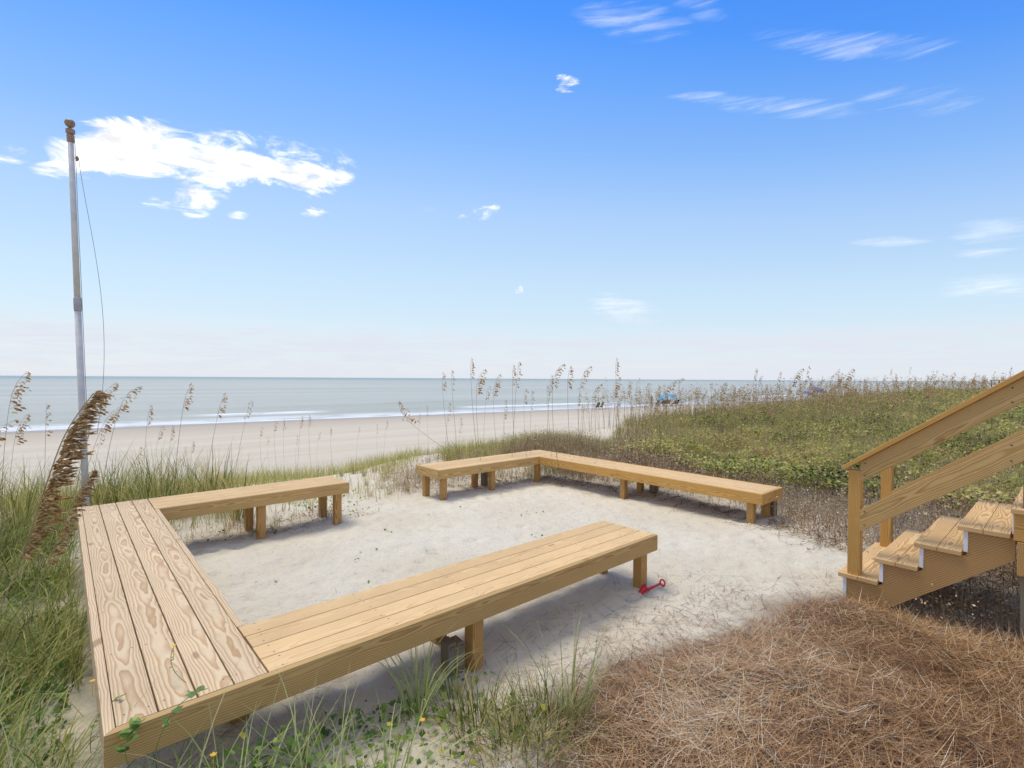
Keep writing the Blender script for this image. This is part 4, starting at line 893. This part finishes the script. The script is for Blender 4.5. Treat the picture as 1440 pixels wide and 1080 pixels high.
# blue umbrella
def dome(name, c, r, hgt, label, cloth):
    e = empty('beach_umbrella', (c.x, c.y, c.z-hgt)); tag(e, label, 'beach umbrella'); tilt = Matrix.Rotation(.35, 3, 'X')
    vs = [c+tilt@Vector((0, 0, .42*r))]; fs = []; n = 16
    for j in range(1, 5):
        for k in range(n):
            a = 2*math.pi*k/n; rr = r*math.sin(j/4*1.35)/math.sin(1.35); vs.append(c+tilt@Vector((rr*math.cos(a), rr*math.sin(a), .42*r*math.cos(j/4*1.5)-(.03*r if k % 2 and j == 4 else 0))))
    for k in range(n): fs.append([0, 1+k, 1+(k+1) % n])
    for j in range(3):
        for k in range(n): fs.append([1+j*n+k, 1+(j+1)*n+k, 1+(j+1)*n+(k+1) % n, 1+j*n+(k+1) % n])
    mb = MB(); mb.add(vs, fs); o = mb.build('canopy', cloth, e, True); o.modifiers.new('s', 'SOLIDIFY').thickness = .012
    mb = MB(); mb.tube([Vector((c.x, c.y, c.z-hgt)), c+tilt@Vector((0, 0, .4*r))], .02, 6); mb.build('pole', metal, e, True)
royal = plain('bright blue canopy cloth', (.05, .16, .50), .8)
c1 = gp(1149, 92, 1.8); dome('u', c1, 1.35, 1.6, 'royal blue beach umbrella tilted open on the beach, higher one of two', royal)
c1 = gp(1137, 92, 1.35); dome('u', c1, .85, 1.1, 'royal blue umbrella half hidden, lower left of the tilted one', royal)
# rail of a far walkover on the ridge at right
e = empty('walkover_railing', at(1402, 560, 48)); e.location.z = gz(e.location.x, e.location.y); c = e.location.copy()
tag(e, 'dark brown wooden railing of a distant beach walkover above the dune grass', 'railing')
zt = CH+.10
for i in range(3):
    q = c+RT0*(-.55+i*.75); mb = MB(); mb.post(q.x, q.y, c.z-.2, zt, .10); mb.build('post', W_OLD, e)
for z in (zt+.03, zt-.35):
    mb = MB(); a_ = c+RT0*(-.7); b2 = c+RT0*1.1; mb.board((a_.x, a_.y, z), (b2.x, b2.y, z), (0, 0, 1), .14, .06, .004); mb.build('rail', W_OLD, e)

# ------------------------------------------------------------------ sky and sun
SUN_EL, SUN_AZ = R(68), R(-20)            # azimuth from +y towards +x
w = bpy.data.worlds.new('World'); SC.world = w; w.use_nodes = True; t = NT(w.node_tree); bg = t.n['Background']
sky = t.node('ShaderNodeTexSky', sky_type='NISHITA', sun_disc=False, sun_elevation=SUN_EL, sun_rotation=SUN_AZ, altitude=0, air_density=1.0, dust_density=.35, ozone_density=2.5)
dv = t.node('ShaderNodeTexCoord').outputs['Generated']; sx = t.node('ShaderNodeSeparateXYZ', {0: dv})
az = t.m('ARCTAN2', sx.outputs[0], sx.outputs[1]); el = t.m('ARCSINE', sx.outputs[2])
SKYTINT = [(0, (1.0, 1.0, 1.0)), (1, (1.0, 1.0, 1.0))]
eln = t.m('DIVIDE', el, R(45), clamp=True)
tint_ = t.ramp(eln, SKY_STOPS)
skyn = t.mix(1., sky.outputs[0], tint_, 'MULTIPLY')
elf = t.m('DIVIDE', t.m('MULTIPLY', el, t.m('MULTIPLY_ADD', t.m('SUBTRACT', 1, t.m('COSINE', t.m('SUBTRACT', az, R(30)))), .75, 1.)), R(90), clamp=True)
k_ = 5.5; grad = t.ramp(elf, [(p/90, tuple(v*k_/6 for v in c)) for p, c in ((0, (.66, .78, .91)), (5, (.66, .80, .93)), (10.6, (.585, .79, .985)), (18.2, (.435, .66, 1.)), (25.3, (.255, .51, 1.)), (31.5, (.155, .41, 1.)), (36.3, (.085, .33, 1.)), (45, (.05, .25, .92)), (90, (.03, .18, .75)))])
grad = t.mix(1., grad, (6., 6., 6.), 'MULTIPLY')
skyc = t.mix(.78, skyn, grad)
sc_v = t.node('ShaderNodeMapping', {'Vector': dv, 'Scale': (1, 1, 2.6)}).outputs[0]
n1 = t.noise(sc_v, 13., 10, .66, Distortion=.6); 
sc_s = t.node('ShaderNodeMapping', {'Vector': dv, 'Scale': (1, 1, 11.)}).outputs[0]
n2 = t.noise(sc_s, 7., 8, .62, Distortion=.5)
def azel(px, py):
    d = FW+RT*((px-720)/FPX)-UP*((py-540)/FPX); return math.atan2(d.x, d.y), math.atan2(d.z, math.hypot(d.x, d.y))
def ell(px, py, rx, ry, k=0., amp=1.):
    a0, e0 = azel(px, py); rx *= 1.1; ry *= 1.15; a1, e1 = azel(px+rx, py); a2, e2 = azel(px, py-ry); ra = abs(a1-a0)+1e-3; re = abs(e2-e0)+1e-3
    tilt_ = (e1-e0)/ra+k*re/ra          # follow the picture's level line, plus slope k
    da = t.m('SUBTRACT', az, a0); de = t.m('SUBTRACT', t.m('SUBTRACT', el, e0), t.m('MULTIPLY', da, tilt_))
    u = t.m('DIVIDE', da, ra); v = t.m('DIVIDE', de, re)
    return t.m('MULTIPLY', t.m('SUBTRACT', 1, t.m('ADD', t.m('MULTIPLY', u, u), t.m('MULTIPLY', v, v)), clamp=True), amp)
def mx(L_):
    a = L_[0]
    for b_ in L_[1:]: a = t.m('MAXIMUM', a, b_)
    return a
puff = mx([ell(185, 210, 100, 42, 0, 1.3), ell(340, 232, 95, 46, 0, .95), ell(430, 242, 70, 38, .1, .62), ell(95, 240, 50, 14, 0, .6), ell(255, 283, 52, 18, 0, .62), ell(10, 218, 34, 14, 0, .5), ell(440, 298, 24, 8, .2, .3),
           ell(675, 298, 32, 12, .4, .4), ell(795, 117, 20, 13, 0, .5), ell(730, 410, 9, 11, .3, .5), ell(270, 300, 25, 10, 0, .4), ell(335, 303, 16, 6, 0, .25)])
wisp = mx([ell(890, 30, 95, 30, -.15, .95), ell(985, 8, 45, 24, -.3, .9), ell(1190, 64, 170, 22, .05, .95), ell(1100, 152, 130, 16, 0, .85), ell(1290, 140, 120, 24, 0, .6), ell(985, 137, 60, 9, .1, .7), ell(1400, 328, 75, 22, .1, .95),
           ell(1395, 405, 100, 20, .15, 1.05), ell(1250, 340, 70, 8, 0, .7), ell(1380, 355, 60, 9, .15, .8), ell(880, 437, 62, 22, -.55, 1.2), ell(600, 296, 18, 6, 0, .5)])
cp_ = t.sstep(t.m('ADD', t.m('MULTIPLY', puff, 1.), t.m('MULTIPLY', t.m('SUBTRACT', n1, .50), 4.0)), .18, 1.05)
cp_ = t.m('MULTIPLY', cp_, t.sstep(puff, .0, .25))
cw = t.sstep(t.m('ADD', wisp, t.m('MULTIPLY', t.m('SUBTRACT', n2, .50), 3.6)), .15, 1.9); cw = t.m('MULTIPLY', t.m('MULTIPLY', cw, t.sstep(wisp, .0, .5)), .42)
# low bank over the horizon
eb = t.m('ADD', el, t.m('MULTIPLY', t.m('SUBTRACT', n1, .5), .055))
bank = t.m('SUBTRACT', 1, t.sstep(eb, R(3.6), R(5.9))); bank = t.m('MULTIPLY', bank, t.m('MULTIPLY_ADD', t.sstep(n2, .38, .60), .60, .35))
low = t.m('MULTIPLY', t.m('MULTIPLY', t.m('SUBTRACT', 1, t.sstep(el, R(1.), R(4.5))), t.sstep(n1, .3, .7)), .3)
bank = t.m('MULTIPLY', bank, t.m('SUBTRACT', 1, low))
over = t.m('MULTIPLY', t.sstep(el, R(46), R(62)), t.sstep(n1, .40, .56))  # unseen cloud cover overhead, added to soften and whiten the light
back = t.sstep(t.m('ADD', t.m('MULTIPLY', sx.outputs[0], -FW.x), t.m('MULTIPLY', sx.outputs[1], -FW.y)), .15, .5); rear = t.m('MULTIPLY', t.m('MULTIPLY', back, t.sstep(n1, .40, .56)), .8)  # unseen clouds behind the camera, added as soft neutral fill
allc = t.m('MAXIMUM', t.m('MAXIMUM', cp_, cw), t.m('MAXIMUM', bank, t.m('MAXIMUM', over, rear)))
CLC = CLOUD_COL
sh_ = t.m('MULTIPLY_ADD', t.sstep(t.noise(sc_v, 26., 6, .6), .3, .62), .32, .74); shc = t.node('ShaderNodeCombineColor', {0: sh_, 1: sh_, 2: t.m('ADD', t.m('MULTIPLY', sh_, .9), .1)}).outputs[0]
CL2 = t.mix(1., (*CLC, 1), shc, 'MULTIPLY')
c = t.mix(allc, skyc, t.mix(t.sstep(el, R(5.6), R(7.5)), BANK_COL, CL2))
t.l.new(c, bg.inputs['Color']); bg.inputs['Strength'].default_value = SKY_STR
sl = bpy.data.lights.new('sun', 'SUN'); sl.energy = SUN_STR; sl.angle = R(28); sl.color = (1., .955, .85)
so_ = bpy.data.objects.new('sun', sl); COL.objects.link(so_)
sd = Vector((math.sin(SUN_AZ)*math.cos(SUN_EL), math.cos(SUN_AZ)*math.cos(SUN_EL), math.sin(SUN_EL)))
so_.rotation_euler = (-sd).to_track_quat('-Z', 'Y').to_euler()
vs_ = SC.view_settings; vs_.view_transform = 'Standard'; vs_.look = 'None'; vs_.gamma = 1; vs_.exposure = EXPO; vs_.use_curve_mapping = False
SC.render.engine = 'CYCLES'; SC.cycles.max_bounces = 6; SC.cycles.diffuse_bounces = 3; SC.cycles.glossy_bounces = 2; SC.cycles.transmission_bounces = 3
